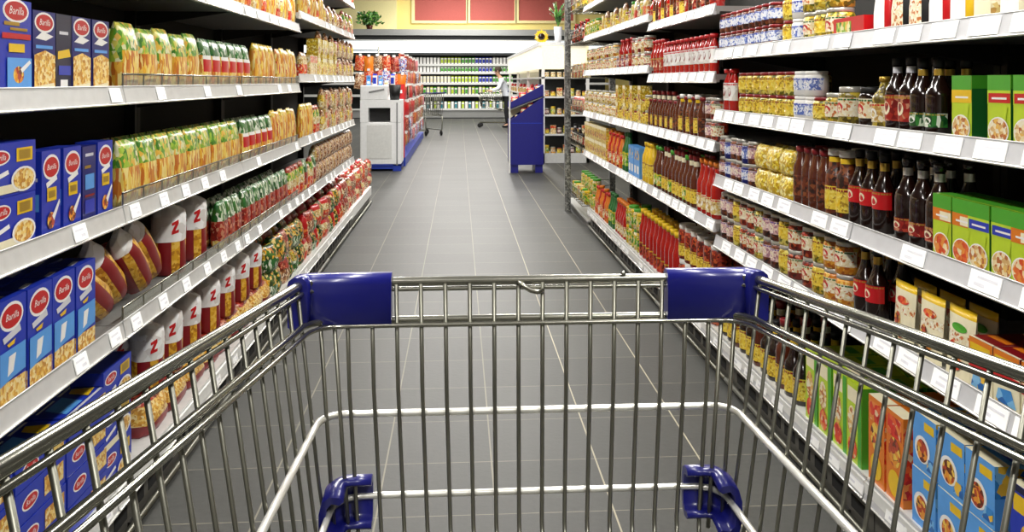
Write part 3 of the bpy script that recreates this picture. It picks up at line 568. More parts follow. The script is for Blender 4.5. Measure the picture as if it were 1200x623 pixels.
def place(k, x, y, z, rz, where, rank='', level='', tilt=(0, 0), sc=1, far=False, name=None, wherename=None):
    name_, desc, cat = NAMES[k]
    key = (desc, where, rank, level); CNT[key] = CNT.get(key, 0)+1; o_ = ORD[min(CNT[key]-1, 29)]
    lv = ' '.join(q for q in (rank, level) if q)
    label = '%s, %s%s on %s' % (desc, (lv+' ') if lv else '', o_ if o_ == 'nearest' else o_+' from near end', where)
    me = proto(k, far)
    if isinstance(me, dict):
        t = link(name_, None, None, (x, y, z), (tilt[0], tilt[1], rz), (sc,)*3)
        for a, q in me.items(): link(a, q, t)
    else: t = link(name_, me, None, (x, y, z), (tilt[0], tilt[1], rz), (sc,)*3)
    return tag(t, label, cat, '%ss on %s' % (desc, where))
SHN = {'L0': ('bottom left shelf', -.985, .19), 'L1': ('second-lowest left shelf', -.965, .661), 'L2': ('middle left shelf', -.965, .986), 'L3': ('upper left shelf', -.965, 1.323), 'L4': ('top left shelf', -.965, 1.676),
       'L2f': ('middle left shelf', -.965, .996), 'L3f': ('upper left shelf', -.965, 1.381), 'L4f': ('top left shelf', -.965, 1.759), 'L5f': ('highest left shelf', -.965, 2.036),
       'R0': ('bottom right shelf', 1.20, .19), 'R1': ('second-lowest right shelf', 1.16, .656), 'R2': ('middle right shelf', 1.16, .926), 'R3': ('upper right shelf', 1.16, 1.213), 'R4': ('top right shelf', 1.16, 1.481),
       'R1m': ('second-lowest right shelf', 1.16, .716), 'R2m': ('middle right shelf', 1.16, 1.072), 'R3m': ('upper right shelf', 1.16, 1.381), 'R4m': ('top right shelf', 1.16, 1.686),
       'R3f': ('upper right shelf', 1.16, 1.436), 'R4f': ('top right shelf', 1.16, 1.746), 'R5f': ('highest right shelf', 1.16, 2.016)}
def run(sh, pxa, pxb, ks, deep=1, stack=1, gap=.006, jit=.003, ymax=None, sc=1, zo=0, rot=.03):
    """fill the shelf between two picture columns with products, near to far"""
    where, X, z = SHN[sh]; s = -1 if sh[0] == 'L' else 1
    ya, yb = px2y(pxa, X), px2y(pxb, X)
    if ya > yb: ya, yb = yb, ya
    y = ya; i = 0; edges = EL if s < 0 else ER
    while True:
        k = ks[i % len(ks)]; w_, d_, h_ = dims(k); w_ *= sc
        if y+w_ > yb+.3*w_ or i > 60: break
        yc = y+w_/2
        far = yc > 4.6
        for r_ in range(deep):
            for l in range(stack if not isinstance(stack, tuple) else stack[min(r_, len(stack)-1)]):
                nl = stack if not isinstance(stack, tuple) else stack[0]
                lev = '' if nl == 1 else (['lower', 'upper'] if nl == 2 else ['lower', 'middle', 'upper'] if nl == 3 else ['lowest', 'lower', 'upper', 'topmost'])[l]
                rk = '' if r_ == 0 else ['', 'rear-row', 'third-row', 'back-row'][min(r_, 3)]
                place(k, X+s*(r_*(d_*sc+.008)+R.uniform(0, jit)), yc+R.uniform(-jit, jit)*.5, z+zo+l*(h_*sc+.001), (math.pi/2 if s < 0 else -math.pi/2)+R.uniform(-rot, rot)*.4, where, rk, lev, sc=sc, far=far or r_ > 1)
        y += w_+gap; i += 1

# low platforms that end the two runs
t = thing('end_platform', 'low white display platform ending the left shelf run', 'platform', (-1.2, 8.6, 0))
part('deck', MB().box(-.235, -.82, .1, .235, .9, .19, 'shelf_white'), t); part('plinth', MB().box(-.235, -.82, 0, .215, .9, .1, 'plinth'), t)
part('bumper_rail', MB().tube([(.232, -.82, .022), (.232, .9, .022)], .011, 'chrome_dull', 8), t)
# ---- left shelves, near to far
run('L4', 60, 130, ['spaghetti_bag', 'mixed_pouch']); run('L4', 132, 350, ['yellow_noodle_bag', 'spaghetti_bag', 'red_green_bag', 'chip_pouch', 'yellow_noodle_bag', 'mixed_pouch'])
run('L3', 0, 39, ['pasta_tall']); run('L3', 40, 66, ['pasta_window']); run('L3', 67, 84, ['pasta_back']); run('L3', 85, 136, ['pasta_window'], gap=.012)
run('L3', 147, 240, ['noodle_bag_tall', 'noodle_bag'], deep=2); run('L3', 241, 300, ['red_label_bag'], deep=2); run('L3', 301, 326, ['yellow_noodle_bag']); run('L3', 327, 350, ['spaghetti_bag', 'yellow_noodle_bag'])
run('L2', -14, 46, ['pasta_wide'], stack=2); run('L2', 50, 138, ['pasta_upright', 'pasta_upright', 'pasta_info', 'pasta_upright'], gap=.012, deep=1)
run('L2', 147, 284, ['noodle_bag'], deep=2); run('L2', 287, 320, ['red_label_bag'], deep=2); run('L2', 321, 350, ['yellow_noodle_bag', 'spaghetti_bag'])
run('L1', -40, 125, ['pasta_large'], deep=3, gap=.004)
run('L1', 289, 340, ['green_top_bag'], deep=2); run('L1', 341, 352, ['red_green_bag'])
# slumped and leaning red pasta bags
wl, xl, zl_ = SHN['L1']
yy = px2y(128, xl)+.06
for k, (dy, ty) in enumerate(((.02, -1.0), (.17, -.85), (.32, -.8), (.47, -.75))):
    place('red_pasta_bag', xl-.01-.02*(k % 2), yy+dy, zl_+.05, math.pi/2, wl, '', '', (0, ty), 1)
for k in range(4): place('lying_red_bag', xl-.2, yy+.02+.17*k, zl_+.004, math.pi/2+R.uniform(-.2, .2), wl, 'rear-row')
for y_ in (px2y(222, xl), px2y(246, xl)): place('white_top_bag', xl-.012, y_, zl_, math.pi/2, wl)
run('L1', 262, 286, ['green_top_bag'], deep=2)
# bottom left shelf
wl, xl, zl_ = SHN['L0']
run('L0', -60, 120, ['pasta_flat'], deep=2, stack=4, gap=.012)
run('L0', 122, 176, ['pasta_wide', 'pasta_flat'], stack=3)
y0_ = px2y(182, xl); y1_ = px2y(316, xl); y = y0_
j = 0
while y < y1_:
    place('lying_red_bag', xl-.01, y+.09, zl_, math.pi/2+R.uniform(-.1, .1), wl, '', 'lower')
    place('lying_red_bag', xl-.15, y+.09, zl_, math.pi/2+R.uniform(-.1, .1), wl, 'rear-row', 'lower'); y += .205
for px_ in (197, 218, 240, 262, 279, 296, 310):
    place('white_top_bag', xl-.012, px2y(px_, xl), zl_+.115, math.pi/2+R.uniform(-.1, .1), wl, '', '', sc=.92)
    place('white_top_bag', xl-.12, px2y(px_, xl), zl_+.115, math.pi/2+R.uniform(-.1, .1), wl, 'rear-row', '', sc=.92)
run('L0', 318, 352, ['salad_bag', 'vegetable_bag', 'brown_snack_bag', 'vegetable_bag'], deep=2, stack=2, rot=1.0)
run('L0', 353, 400, ['vegetable_bag', 'red_snack_bag', 'brown_snack_bag', 'salad_bag', 'red_snack_bag'], deep=2, stack=2, rot=1.0, sc=.95); run('L0', 401, 436, ['red_snack_bag', 'brown_snack_bag', 'brown_snack_bag', 'mixed_pouch'], deep=2, stack=2, rot=1.0, sc=.95)
# far left bays
run('L1', 355, 372, ['red_green_bag', 'green_top_bag', 'mixed_pouch']); run('L1', 373, 415, ['brown_round_pack'], stack=2, gap=.02, sc=.8)
run('L2f', 355, 369, ['yellow_noodle_bag']); run('L2f', 370, 378, ['red_green_bag']); run('L2f', 379, 415, ['chip_pouch', 'cream_box', 'mixed_pouch', 'brown_round_pack'], stack=2, sc=.95)
run('L3f', 355, 363, ['mixed_pouch']); run('L3f', 364, 372, ['cream_box']); run('L3f', 373, 395, ['yellow_pack', 'chip_pouch', 'yellow_pack'], stack=2); run('L3f', 396, 415, ['brown_snack_bag', 'chip_pouch'], stack=2)
run('L4f', 355, 380, ['spaghetti_bag', 'yellow_noodle_bag', 'mixed_pouch']); run('L4f', 381, 400, ['chip_pouch', 'brown_snack_bag']); run('L4f', 401, 415, ['brown_snack_bag', 'red_green_bag'])
run('L5f', 390, 415, ['chip_pouch', 'mixed_pouch', 'brown_snack_bag'])

# ---- right shelves
run('R4', 1195, 1018, ['cream_squeeze', 'beige_squeeze', 'yellow_squeeze', 'red_squeeze', 'black_squeeze', 'black_squeeze', 'red_squeeze'], gap=.004, deep=1, ymax=1); run('R4', 1290, 1197, ['red_squeeze', 'black_squeeze'])
run('R4', 1012, 978, ['red_tray']); run('R4', 976, 935, ['clear_jar', 'lemon_jar', 'clear_jar'], stack=2, deep=1, gap=.003); run('R4', 934, 906, ['white_jar', 'yellow_jar'], stack=2); run('R4', 905, 840, ['blue_jar'], stack=2, deep=2, gap=.002)
run('R3', 1250, 1140, ['risotto_red'], deep=2, gap=.004); run('R3', 1139, 1099, ['risotto_yellow'], deep=2, gap=.004)
run('R3', 1094, 1062, ['soy_green'], deep=2); run('R3', 1061, 1030, ['soy_bottle'], deep=2); run('R3', 1029, 1002, ['gold_bottle', 'dark_jar'], deep=2)
run('R3', 990, 950, ['olive_jar', 'clear_jar', 'yellow_jar'], deep=2); run('R3', 949, 926, ['white_jar'], stack=2); run('R3', 925, 858, ['yellow_jar'], stack=2, deep=2, gap=.002); run('R3', 857, 842, ['ketchup'], gap=0)
run('R2', 1250, 1190, ['risotto_orange'], deep=2); run('R2', 1188, 1140, ['risotto_blue'], deep=2, gap=.004); run('R2', 1139, 1098, ['risotto_orange'], deep=2, gap=.004)
run('R2', 1094, 1032, ['dark_wine'], deep=2, gap=.006); run('R2', 1030, 988, ['balsamic'], deep=2, gap=.006); run('R2', 986, 963, ['cocktail_bottle'], deep=2); run('R2', 962, 926, ['brown_bottle'], deep=2, gap=.003)
run('R2', 925, 882, ['yellow_pillow_pack'], stack=2, deep=2, gap=.002); run('R2', 880, 842, ['pink_jar', 'navy_jar', 'pink_jar'], stack=2, gap=.003)
run('R1', 1270, 1138, ['small_red_box'], deep=2, gap=.006); run('R1', 1134, 1028, ['raisin_pouch', 'nut_pouch', 'nut_pouch', 'dried_fruit_pouch'], deep=2, gap=.016, sc=.85)
run('R1', 1022, 990, ['balsamic'], deep=2); run('R1', 986, 930, ['orange_jar', 'orange_jar', 'lemon_jar', 'red_jar'], stack=2, deep=2, gap=.003); run('R1', 929, 842, ['red_jar', 'lemon_jar', 'brown_jar', 'brown_jar', 'clear_jar', 'red_jar'], stack=2, deep=2, gap=.003)
run('R0', 1330, 1165, ['deep_blue_box'], stack=2, deep=2, gap=.006); run('R0', 1164, 1062, ['blue_fruit_box'], stack=2, deep=2, gap=.006); run('R0', 1058, 1014, ['orange_snack_box'], deep=2, stack=1, sc=1.25)
run('R0', 1010, 938, ['green_snack_box'], deep=2, sc=1.2); run('R0', 934, 842, ['beer_sauce', 'beer_sauce', 'brown_sauce'], deep=3, gap=.01)
# mid and far right bays
run('R0', 836, 792, ['white_lid_jar'], deep=2, stack=2, gap=.02); run('R0', 790, 748, ['yellow_cap_bottle'], deep=2, gap=.03); run('R0', 747, 732, ['yellow_tub', 'green_tub'], deep=2, stack=2); run('R0', 731, 719, ['red_sauce'], deep=2); run('R0', 718, 712, ['green_bottle']); run('R0', 711, 696, ['orange_bottle', 'orange_bottle', 'red_sauce']); run('R0', 695, 680, ['green_tub', 'yellow_tub'], stack=2)
run('R1m', 836, 812, ['red_sauce', 'red_sauce']); run('R1m', 811, 772, ['brown_sauce', 'brown_sauce', 'green_cap_bottle', 'brown_sauce'], deep=2, gap=.003); run('R1m', 771, 762, ['green_cap_bottle']); run('R1m', 761, 750, ['oil_bottle']); run('R1m', 749, 736, ['blue_carton']); run('R1m', 733, 727, ['green_bottle']); run('R1m', 726, 711, ['orange_bottle', 'red_sauce']); run('R1m', 710, 684, ['yellow_pack'], stack=2)
run('R2m', 836, 820, ['red_jar', 'brown_jar'], stack=2); run('R2m', 819, 790, ['brown_bottle', 'cocktail_bottle'], deep=2); run('R2m', 789, 758, ['brown_bottle', 'brown_sauce'], gap=.003, sc=.85); run('R2m', 757, 722, ['lemon_jar', 'yellow_jar', 'yellow_pack'], stack=2, sc=.95); run('R2m', 720, 684, ['white_tub', 'white_tub', 'clear_jar'], stack=2)
run('R3m', 834, 776, ['ketchup'], gap=.016); run('R3m', 774, 759, ['ketchup_tall'], gap=.003)
run('R3f', 756, 738, ['red_jar', 'white_tub'], stack=2); run('R3f', 737, 720, ['ketchup_tall', 'brown_jar']); run('R3f', 719, 686, ['orange_jar', 'white_tub', 'clear_jar', 'red_jar'], stack=2)
run('R4m', 834, 800, ['ketchup_tall', 'brown_bottle']); run('R4m', 798, 760, ['brown_sauce', 'ketchup_tall', 'brown_bottle'], sc=.9)
run('R4f', 756, 735, ['mixed_pouch', 'green_tub', 'red_jar']); run('R4f', 734, 700, ['yellow_jar', 'chip_pouch', 'yellow_pack', 'green_jar']); run('R4f', 699, 684, ['green_tub', 'yellow_tub'])
run('R5f', 712, 686, ['cream_box', 'yellow_pack', 'green_tub'])

# ------------------------------------------------------------------ shopping trolley
CX, YF, YR = .089, 1.066, .16
cart = thing('shopping_cart', 'empty chrome wire shopping cart with blue corner guards in the foreground', 'shopping cart', (CX, .6, 0))
OC = Vector((CX, .6, 0))
rimz = lambda y: 1.101+.08*(1.07-y)
def ringpath(hf, flare, zf, inset=0, r=.05, n=8):
    hr = hf+flare*(YF-YR)
    pts = [(-hr, YR, zf(YR)), (-hf, YF-inset, zf(YF)), (hf, YF-inset, zf(YF)), (hr, YR, zf(YR))]
    return [Vector((p[0], p[1]-.6, p[2])) for p in fillet([Vector(p) for p in pts], r, n)]
part('rim', MB().tube(ringpath(.28, .075, rimz, 0, .035), .0058, 'chrome', 10), cart)
part('rim_wire', MB().tube(ringpath(.275, .075, lambda y: rimz(y)-.0088, .002, .033), .0028, 'chrome', 6), cart)
for dz, ins, rr, nmx in ((.047, 0, .0042, 'chrome'), (.052, .008, .0030, 'chrome')):
    part('horizontal_wire', MB().tube(ringpath(.272-ins, .07, lambda y: rimz(y)-dz, ins, .045), rr, nmx, 8), cart)
part('horizontal_wire', MB().tube(ringpath(.259, .04, lambda y: .936, -.006, .035), .0045, 'wire_highlight', 8), cart)  # top light painted into this ring and the next by their white colour
part('horizontal_wire', MB().tube(ringpath(.242, .04, lambda y: .834, -.006, .04), .0042, 'wire_highlight', 8), cart)
fz = lambda y: .783-.16*(YF-y)/(YF-YR)*1.0-.0
for k in range(16):       # front wires that bend into the basket floor
    u = (k-7.5)*.0303
    pts = [(u, YF-.004, 1.099), (u*.985, YF-.004, .97), (u*.94, YF-.004, .80), (u*.93, YF-.012, .784), (u*1.0, YF-.1, fz(YF-.1)), (u*1.1, YR, fz(YR))]
    part('vertical_wire', MB().tube([(p[0], p[1]-.6, p[2]) for p in pts], .0027, 'chrome_dull', 6), cart)
y = YF-.035; 
while y > YR+.02:         # side wires, each one running down, under the floor and up the other side
    a = .279+.075*(YF-y); yb = y+(.02)*(1); b_ = .252+.04*(YF-y); c = .245+.04*(YF-y)
    z2 = fz(y)-.004
    pts = fillet([Vector(p) for p in ((-a, y, rimz(y)), (-b_-.006, yb, .86), (-c, yb, z2), (c, yb, z2), (b_+.006, yb, .86), (a, y, rimz(y)))], .03, 4)
    part('side_wire', MB().tube([(p.x, p.y-.6, p.z) for p in pts], .0025, 'chrome_dull', 6), cart); y -= .041
for s in (-1, 1):
    for u in (.245, .262):
        part('vertical_wire', MB().tube([(s*u, YF-.006-.6, 1.099), (s*(u-.016), YF-.008-.6, .86), (s*(u-.022), YF-.012-.6, .79)], .0027, 'chrome_dull', 6), cart)
    # guards on the rim corners
    path = fillet([Vector((s*.172, YF, 1.079)), Vector((s*.281, YF, 1.079)), Vector((s*.2825, YF-.03, 1.081))], .03, 8)
    path = [Vector((p.x, p.y-.6, p.z)) for p in path]
    if s > 0: path = path[::1]
    prof = [(-.0125, .022), (-.0105, .029), (-.005, .0335), (.005, .0335), (.0105, .029), (.0125, .022), (.0115, -.026), (.008, -.029), (-.008, -.029), (-.0115, -.026)]
    part('corner_guard', MB().sweep(path, prof, 'blue_plastic', True), cart, 'blue plastic rim corner guard, %s' % ('left' if s < 0 else 'right'))
    # hollow bumper shells low on the corners
    path = fillet([Vector((s*.196, YF-.004, .832)), Vector((s*.238, YF-.004, .832)), Vector((s*.237, YF-.050, .828))], .034, 10)
    path = [Vector((p.x, p.y-.6, p.z)) for p in path]
    k = -1 if s > 0 else 1
    k = 1 if s < 0 else 1
    C = [(-.012, .026), (-.007, .031), (.004, .032), (.013, .026), (.017, .012), (.017, -.012), (.013, -.026), (.004, -.032), (-.007, -.031), (-.012, -.026), (-.007, -.022), (.002, -.024), (.008, -.018), (.010, 0), (.008, .018), (.002, .024), (-.007, .022)]
    d0 = path[1]-path[0]; out = Vector((-d0.y, d0.x, 0)).normalized()
    if out.y < 0: C = [(-u, v) for u, v in C]
    bm_ = MB().sweep(path, C, 'blue_plastic', True)
    part('corner_bumper', bm_, cart, 'blue hollow plastic bumper low on the %s corner' % ('left' if s < 0 else 'right'))
# little folded weld clip at the middle of the front rim
mb = MB(); mb.tube([(-.016, YF-.605, 1.100), (-.008, YF-.608, 1.095), (0, YF-.608, 1.090), (.008, YF-.608, 1.088), (.016, YF-.606, 1.089)], .0034, 'chrome', 8); part('weld_clip', mb, cart)
mb = MB(); mb.tube([(.115, YF-.6-.004, 1.107), (.119, YF-.6-.004, 1.110)], .003, 'chrome', 6); part('rivet', mb, cart)
# rear gate, handle, chassis and castors
hr = .28+.075*(YF-YR); mb = MB()
mb.tube([(-hr, YR-.6, rimz(YR)), (hr, YR-.6, rimz(YR))], .006, 'chrome', 8)
for k in range(13):
    u = (k-6)*.047; mb.tube([(u, YR-.6, rimz(YR)), (u*.85, YR-.6, fz(YR))], .0027, 'chrome_dull', 6)
mb.tube([(-.29, YR-.6, .9), (.29, YR-.6, .9)], .004, 'chrome', 6); part('rear_gate', mb, cart)
mb = MB()
for s in (-1, 1): mb.tube([(s*(hr+.004), YR-.56, 1.16), (s*(hr+.006), YR-.72, 1.17), (s*(hr-.01), YR-.76, 1.13)], .009, 'blue_plastic', 8)
mb.tube([(-hr+.01, YR-.76, 1.13), (hr-.01, YR-.76, 1.13)], .014, 'blue_plastic', 12); part('handle', mb, cart, 'blue push handle')
for s in (-1, 1):
    pts = fillet([Vector((s*.24, .35, .14)), Vector((s*.25, -.45, .14)), Vector((s*.26, -.43, .42)), Vector((s*.27, -.1, .68))], .08, 6)
    part('chassis_tube', MB().tube(pts, .012, 'chrome', 10), cart)
    part('chassis_strut', MB().tube([(s*.245, -.1, .14), (s*.2465, .2, .70)], .009, 'chrome', 8), cart)
part('chassis_crossbar', MB().tube([(-.24, .34, .14), (.24, .34, .14)], .01, 'chrome', 8), cart)
for s in (-1, 1):
    for y_ in (.32, -.42):
        mb = MB(); mb.box(s*.245-.018, y_-.02, .075, s*.245+.018, y_+.02, .13, 'chrome', .004)
        ca = part('castor', mb, cart)
        wv = MB().lathe([(.045, -.012), (.06, -.009), (.06, .009), (.045, .012)], 'black_rubber', 20)
        wv.v = [(s*.245+z, y_+y, .06+x) for x, y, z in wv.v]
        part('wheel', wv, ca)

# ------------------------------------------------------------------ wire rack at the end of the right run
def wire_rack():
    X0, X1, Y0, Y1 = 1.13, 1.6, 7.80, 8.85
    t = thing('wire_rack', 'grey perforated-post wire rack closing the right shelf run', 'rack', (1.36, 8.3, 0)); ox, oy = 1.36, 8.3
    pmat('perforated', ['#5a5a57', '#83837e', '#454542', '#6a6a66'], 60)
    for x, y in ((X0, Y1), (X1, Y1), (X1, Y0)): part('post', MB().box(x-.03-ox, y-.03-oy, 0, x+.03-ox, y+.03-oy, 2.6, 'perforated'), t)
    for z in (.2, .72, 1.05, 1.38, 1.72, 2.05):
        mb = MB()
        for k in range(9): mb.tube([(X0-ox+k*.055, Y0-oy, z), (X0-ox+k*.055, Y1-oy, z)], .004, 'chrome_dull', 5)
        for k in range(8): mb.tube([(X0-ox, Y0-oy+k*.145, z), (X1-ox, Y0-oy+k*.145, z)], .004, 'chrome_dull', 5)
        for dz in (.06, .12):
            mb.tube([(X0-ox, Y0-oy, z+dz), (X0-ox, Y1-oy, z+dz), (X1-ox, Y1-oy, z+dz)], .004, 'chrome_dull', 5)
        for k in range(10): mb.tube([(X0-ox, Y0-oy+k*.115, z), (X0-ox, Y0-oy+k*.115, z+.12)], .003, 'chrome_dull', 5)
        part('wire_basket', mb, t)
    part('base_plate', MB().box(X0+.06-ox, Y0-oy, 0.0, X1-ox, Y1+.5-oy, .05, 'plinth').box(X0+.05-ox, Y0-oy, 0.05, X1-ox, Y1+.5-oy, .065, 'rail_silver'), t)
wire_rack()
rk = ['yellow_tub', 'green_tub', 'yellow_tub', 'cream_box', 'yellow_pack']; 
for z, ks in ((.205, rk), (.725, ['dark_jar', 'soy_bottle', 'dark_jar']), (1.055, ['red_snack_bag', 'brown_snack_bag']), (1.385, ['cream_box', 'mixed_pouch']), (1.725, ['ketchup_tall', 'soy_bottle', 'brown_bottle']), (2.055, ['green_jar', 'yellow_jar', 'cream_box'])):
    for i in range(8):
        k = ks[i % len(ks)]; place(k, 1.16, 7.88+i*.118, z, -math.pi/2, {.205: 'lowest basket', .725: 'second basket up', 1.055: 'third basket up', 1.385: 'fourth basket up', 1.725: 'fifth basket up', 2.055: 'top basket'}[z]+', wire rack', far=True, sc=.95)

# ------------------------------------------------------------------ dairy cooler on the back wall
YC = 31.0
mat('cooler_white', '#dfe6ea', .4); mat('header_light', '#f4fbff', .5, emit='#eaf6ff', es=1.0); mat('cooler_band', '#a5a6a4', .4, .3); mat('cooler_dark', '#2a2c2c', .6)
zc = lambda py: H-(py-HY)*.031
t = thing('dairy_cooler', 'long open dairy cooler with lit white header across the back wall', 'cooler', (-.5, YC, 0)); X0, X1 = -6.5, 6.0
part('cabinet', MB().box(X0, .95, 0, X1, 1.35, zc(35), 'cooler_white').box(X0, .0, 0.03, X1, .95, .3, 'cooler_band').box(X0, .03, .0, X1, .9, .1, 'cooler_dark'), t)
part('interior_back', MB().box(X0, .9, .3, X1, .95, 2.35, 'cooler_dark'), t)
hb = MB(); hb.prism_y([(0, 0)]*3, 0, 0, 'cooler_band') if False else None
hb.box(X0, -.25, zc(42), X1, .95, zc(35), 'cooler_band'); hb.box(X0, -.12, zc(47), X1, .95, zc(42), 'cooler_dark'); hb.box(X0, -.2, zc(48.5), X1, .95, zc(47), 'shelf_white')
part('canopy', hb, t)
part('light_header', MB().box(X0, -.05, zc(62), X1, .9, zc(48.5), 'header_light'), t, 'white lit header panel')
part('header_edge', MB().box(X0, -.1, zc(65), X1, .9, zc(62), 'cooler_dark'), t)
crow = []
for py in (76, 85.5, 98, 112):
    s_ = MB().box(X0, 0, zc(py+1.3), X1, .9, zc(py-1.2), 'shelf_white'); part('shelf', s_, t); crow.append(zc(py-1.2))
part('front_panel', MB().box(X0, -.08, .3, X1, -.02, .36, 'shelf_white'), t)
crow.append(.33)
for k, c in (('milk', 'white'), ('mgreen', 'green'), ('mblue', 'pasta_blue'), ('mlime', 'lime'), ('mblack', 'teal'), ('mcream', 'cream')):
    q = MB().box(-.04, 0, 0, .04, .08, .2, 'white'); q.add([(-.04, 0, .2), (.04, 0, .2), (.04, .08, .2), (-.04, .08, .2), (-.04, .04, .235), (.04, .04, .235)], [(0, 1, 5, 4), (2, 3, 4, 5), (1, 2, 5), (3, 0, 4)], c)
    q.add([(-.036, -.001, .03), (.036, -.001, .03), (.036, -.001, .16), (-.036, -.001, .16)], [(0, 1, 2, 3)], c)
    P[k] = {'main': q}; nm(k, 'milk_carton', {'milk': 'white', 'mgreen': 'green', 'mblue': 'blue', 'mlime': 'lime', 'mblack': 'teal', 'mcream': 'cream'}[k]+' dairy carton', 'carton')
rows = ['top row', 'second row', 'third row', 'fourth row', 'bottom row']
CC = 0
for ri, z in enumerate(crow):
    for i in range(30):
        x = -1.75+i*.126; u = i/30
        if x > 2.0: continue
        if ri == 0: k = 'milk' if u < .3 else 'mlime' if u < .5 else 'mgreen' if u < .62 else 'mblue' if u < .78 else 'milk'
        elif ri == 1: k = 'milk' if u < .3 else 'mgreen' if u < .65 else 'mblue' if u < .8 else 'mgreen'
        elif ri == 2: k = 'mcream' if u < .4 else 'mlime' if u < .66 else 'mblue' if u < .8 else 'mgreen'
        elif ri == 3: k = ['mlime', 'mgreen', 'mcream'][i % 3]
        else: k = ['milk', 'mblack', 'milk', 'mlime'][i % 4]
        c = 'mg'
        sc = 1.35 if ri in (3, 4) else 1.15 if ri != 1 else .95
        o = link('milk_carton', proto(k, False), None, (x, YC+.03, z+.001), (0, 0, R.uniform(-.08, .08)), (1.12, 1, sc*.88))
        tag(o, '%s, %s from left in cooler %s' % (NAMES[k][1], ORD[i] if i else 'first', rows[ri]), 'carton', 'dairy cartons in the cooler %s' % rows[ri])

# ------------------------------------------------------------------ plants
def leafy(name, loc, r, n, label, potz=.18, up=.6, lf=.12, potm='brown', seed=3):
    rr = random.Random(seed); t = thing(name, label, 'plant', loc)
    part('pot', MB().lathe([(.6*potz, 0), (.8*potz, potz), (.7*potz, potz)], potm, 14), t)
    mb = MB(); st = MB()
    for i in range(n):
        a = rr.uniform(0, 6.28); e = rr.uniform(.1, 1.3); d = r*rr.uniform(.4, 1)
        p = Vector((d*math.cos(a)*math.cos(e), d*math.sin(a)*math.cos(e), potz+d*math.sin(e)*up*1.4))
        if i % 4 == 0: st.tube([(0, 0, potz*.8), p*.5+Vector((0, 0, potz*.5)), p], .006, 'leaf', 5)
        dirv = Vector((rr.uniform(-1, 1), rr.uniform(-1, 1), rr.uniform(-.4, 1))).normalized(); sd = dirv.orthogonal().normalized(); s_ = lf*rr.uniform(.7, 1.2); nn = dirv.cross(sd)*s_*.12
        mb.add([p, p+dirv*s_*.45+sd*s_*.3-nn, p+dirv*s_, p+dirv*s_*.45-sd*s_*.3-nn, p+dirv*s_*.5+nn], [(0, 1, 4), (1, 2, 4), (2, 3, 4), (3, 0, 4)], 'leaf')
    part('stem', st, t); part('foliage', mb, t); return t
p = at(433, 35, 31.2); leafy('potted_plant', (p.x, 31.2, zc(35)), .5, 160, 'round leafy green plant on top of the cooler canopy', .16, .75, .2)
# white lit shelving island beyond the right run
mat('lit_white', '#fbf6e0', .5, emit='#fff3cf', es=.35)
IX0, IX1, IY0, IY1 = 1.36, 2.15, 14.0, 23.0
t = thing('white_island_shelving', 'long cream white shelving island with lit header beyond the right run', 'shelving', ((IX0+IX1)/2, IY0, 0)); ox = (IX0+IX1)/2
hx = (IX1-IX0)/2
part('core', MB().box(-.12, .5, 0, .12, 9, 1.6, 'shelf_white').box(-hx, .45, 0, hx, .5, 1.6, 'cooler_dark'), t)
part('base', MB().box(-hx, 0, 0, hx, 9, .16, 'shelf_white'), t)
for z in (.48, .80, 1.10, 1.42): part('shelf', MB().box(-hx, 0, z-.03, hx, 9, z, 'shelf_white'), t)
for x in (-hx, hx-.05):
    for y_ in (0, 3, 6, 8.95): part('post', MB().box(x, y_, 0, x+.05, y_+.05, 1.98, 'white'), t)
part('header', MB().box(-hx-.04, .0, 1.55, -hx+.35, 9, 1.93, 'lit_white').box(-hx, .0, 1.55, hx, .06, 1.93, 'lit_white'), t, 'lit cream header panel')
part('roof', MB().box(-hx-.05, -.03, 1.93, hx, 9, 1.99, 'shelf_white'), t)
for zi, z in enumerate((.16, .48, .80, 1.10, 1.42)):
    for i in range(7):
        k = ['yellow_tub', 'orange_jar', 'yellow_jar', 'cream_box', 'brown_jar'][(i+zi*2) % 5] if z < 1.4 else 'white_tub'
        place(k, IX0+.09+i*.105, IY0+.03, z+.001, 0, 'white island end %s' % ['lowest shelf', 'second shelf', 'third shelf', 'fourth shelf', 'top shelf'][zi], far=True, sc=1 if z < 1.4 else .9)
for i in range(34):
    place(['white_tub', 'red_snack_bag', 'yellow_jar', 'white_tub'][i % 4], IX0+.02, IY0+.5+i*.25, 1.101, -math.pi/2, 'island shelf facing the aisle', far=True, sc=1.3)
# sunflower and grass plant on the island roof
def sunflower():
    p = at(633, 43, 14.1); t = thing('sunflower', 'artificial yellow sunflower on the corner of the white island', 'flower', (p.x+.02, 14.1, 1.99))
    part('stem', MB().tube([(0, 0, 0), (0, -.01, p.z-1.99)], .006, 'leaf', 6), t)
    hz = p.z-1.99; mb = MB()
    for k in range(20):
        a = k*math.pi/10; r0, r1 = .05, .115+.012*(k % 2); c, s_ = math.cos(a), math.sin(a); w_ = .02
        mb.add([(c*r0, -.03, hz+s_*r0), (c*.08-s_*w_, -.035, hz+s_*.08+c*w_), (c*r1, -.02, hz+s_*r1), (c*.08+s_*w_, -.035, hz+s_*.08-c*w_)], [(0, 1, 2, 3)], 'yellow')
    part('petals', mb, t)
    q = MB().lathe([(.001, .0), (.03, -.004), (.055, .006), (.05, .02)], 'dark_brown', 14); q.v = [(x, z-.045, hz+y) for x, y, z in q.v]; part('flower_centre', q, t)
    lf = MB()
    for s_ in (-1, 1): lf.add([(0, 0, .03), (s_*.06, -.01, .07), (s_*.11, 0, .05), (s_*.06, .01, .03)], [(0, 1, 2, 3)], 'leaf')
    part('leaf_pair', lf, t)
sunflower()
t = thing('grass_plant', 'tall grassy plant in a white pot beside the wire rack post', 'plant', (at(654, 0, 14.4).x, 14.4, 1.99))
part('pot', MB().lathe([(.05, 0), (.075, .28), (.065, .28)], 'ticket_ink', 12), t); mb = MB(); rr = random.Random(4)
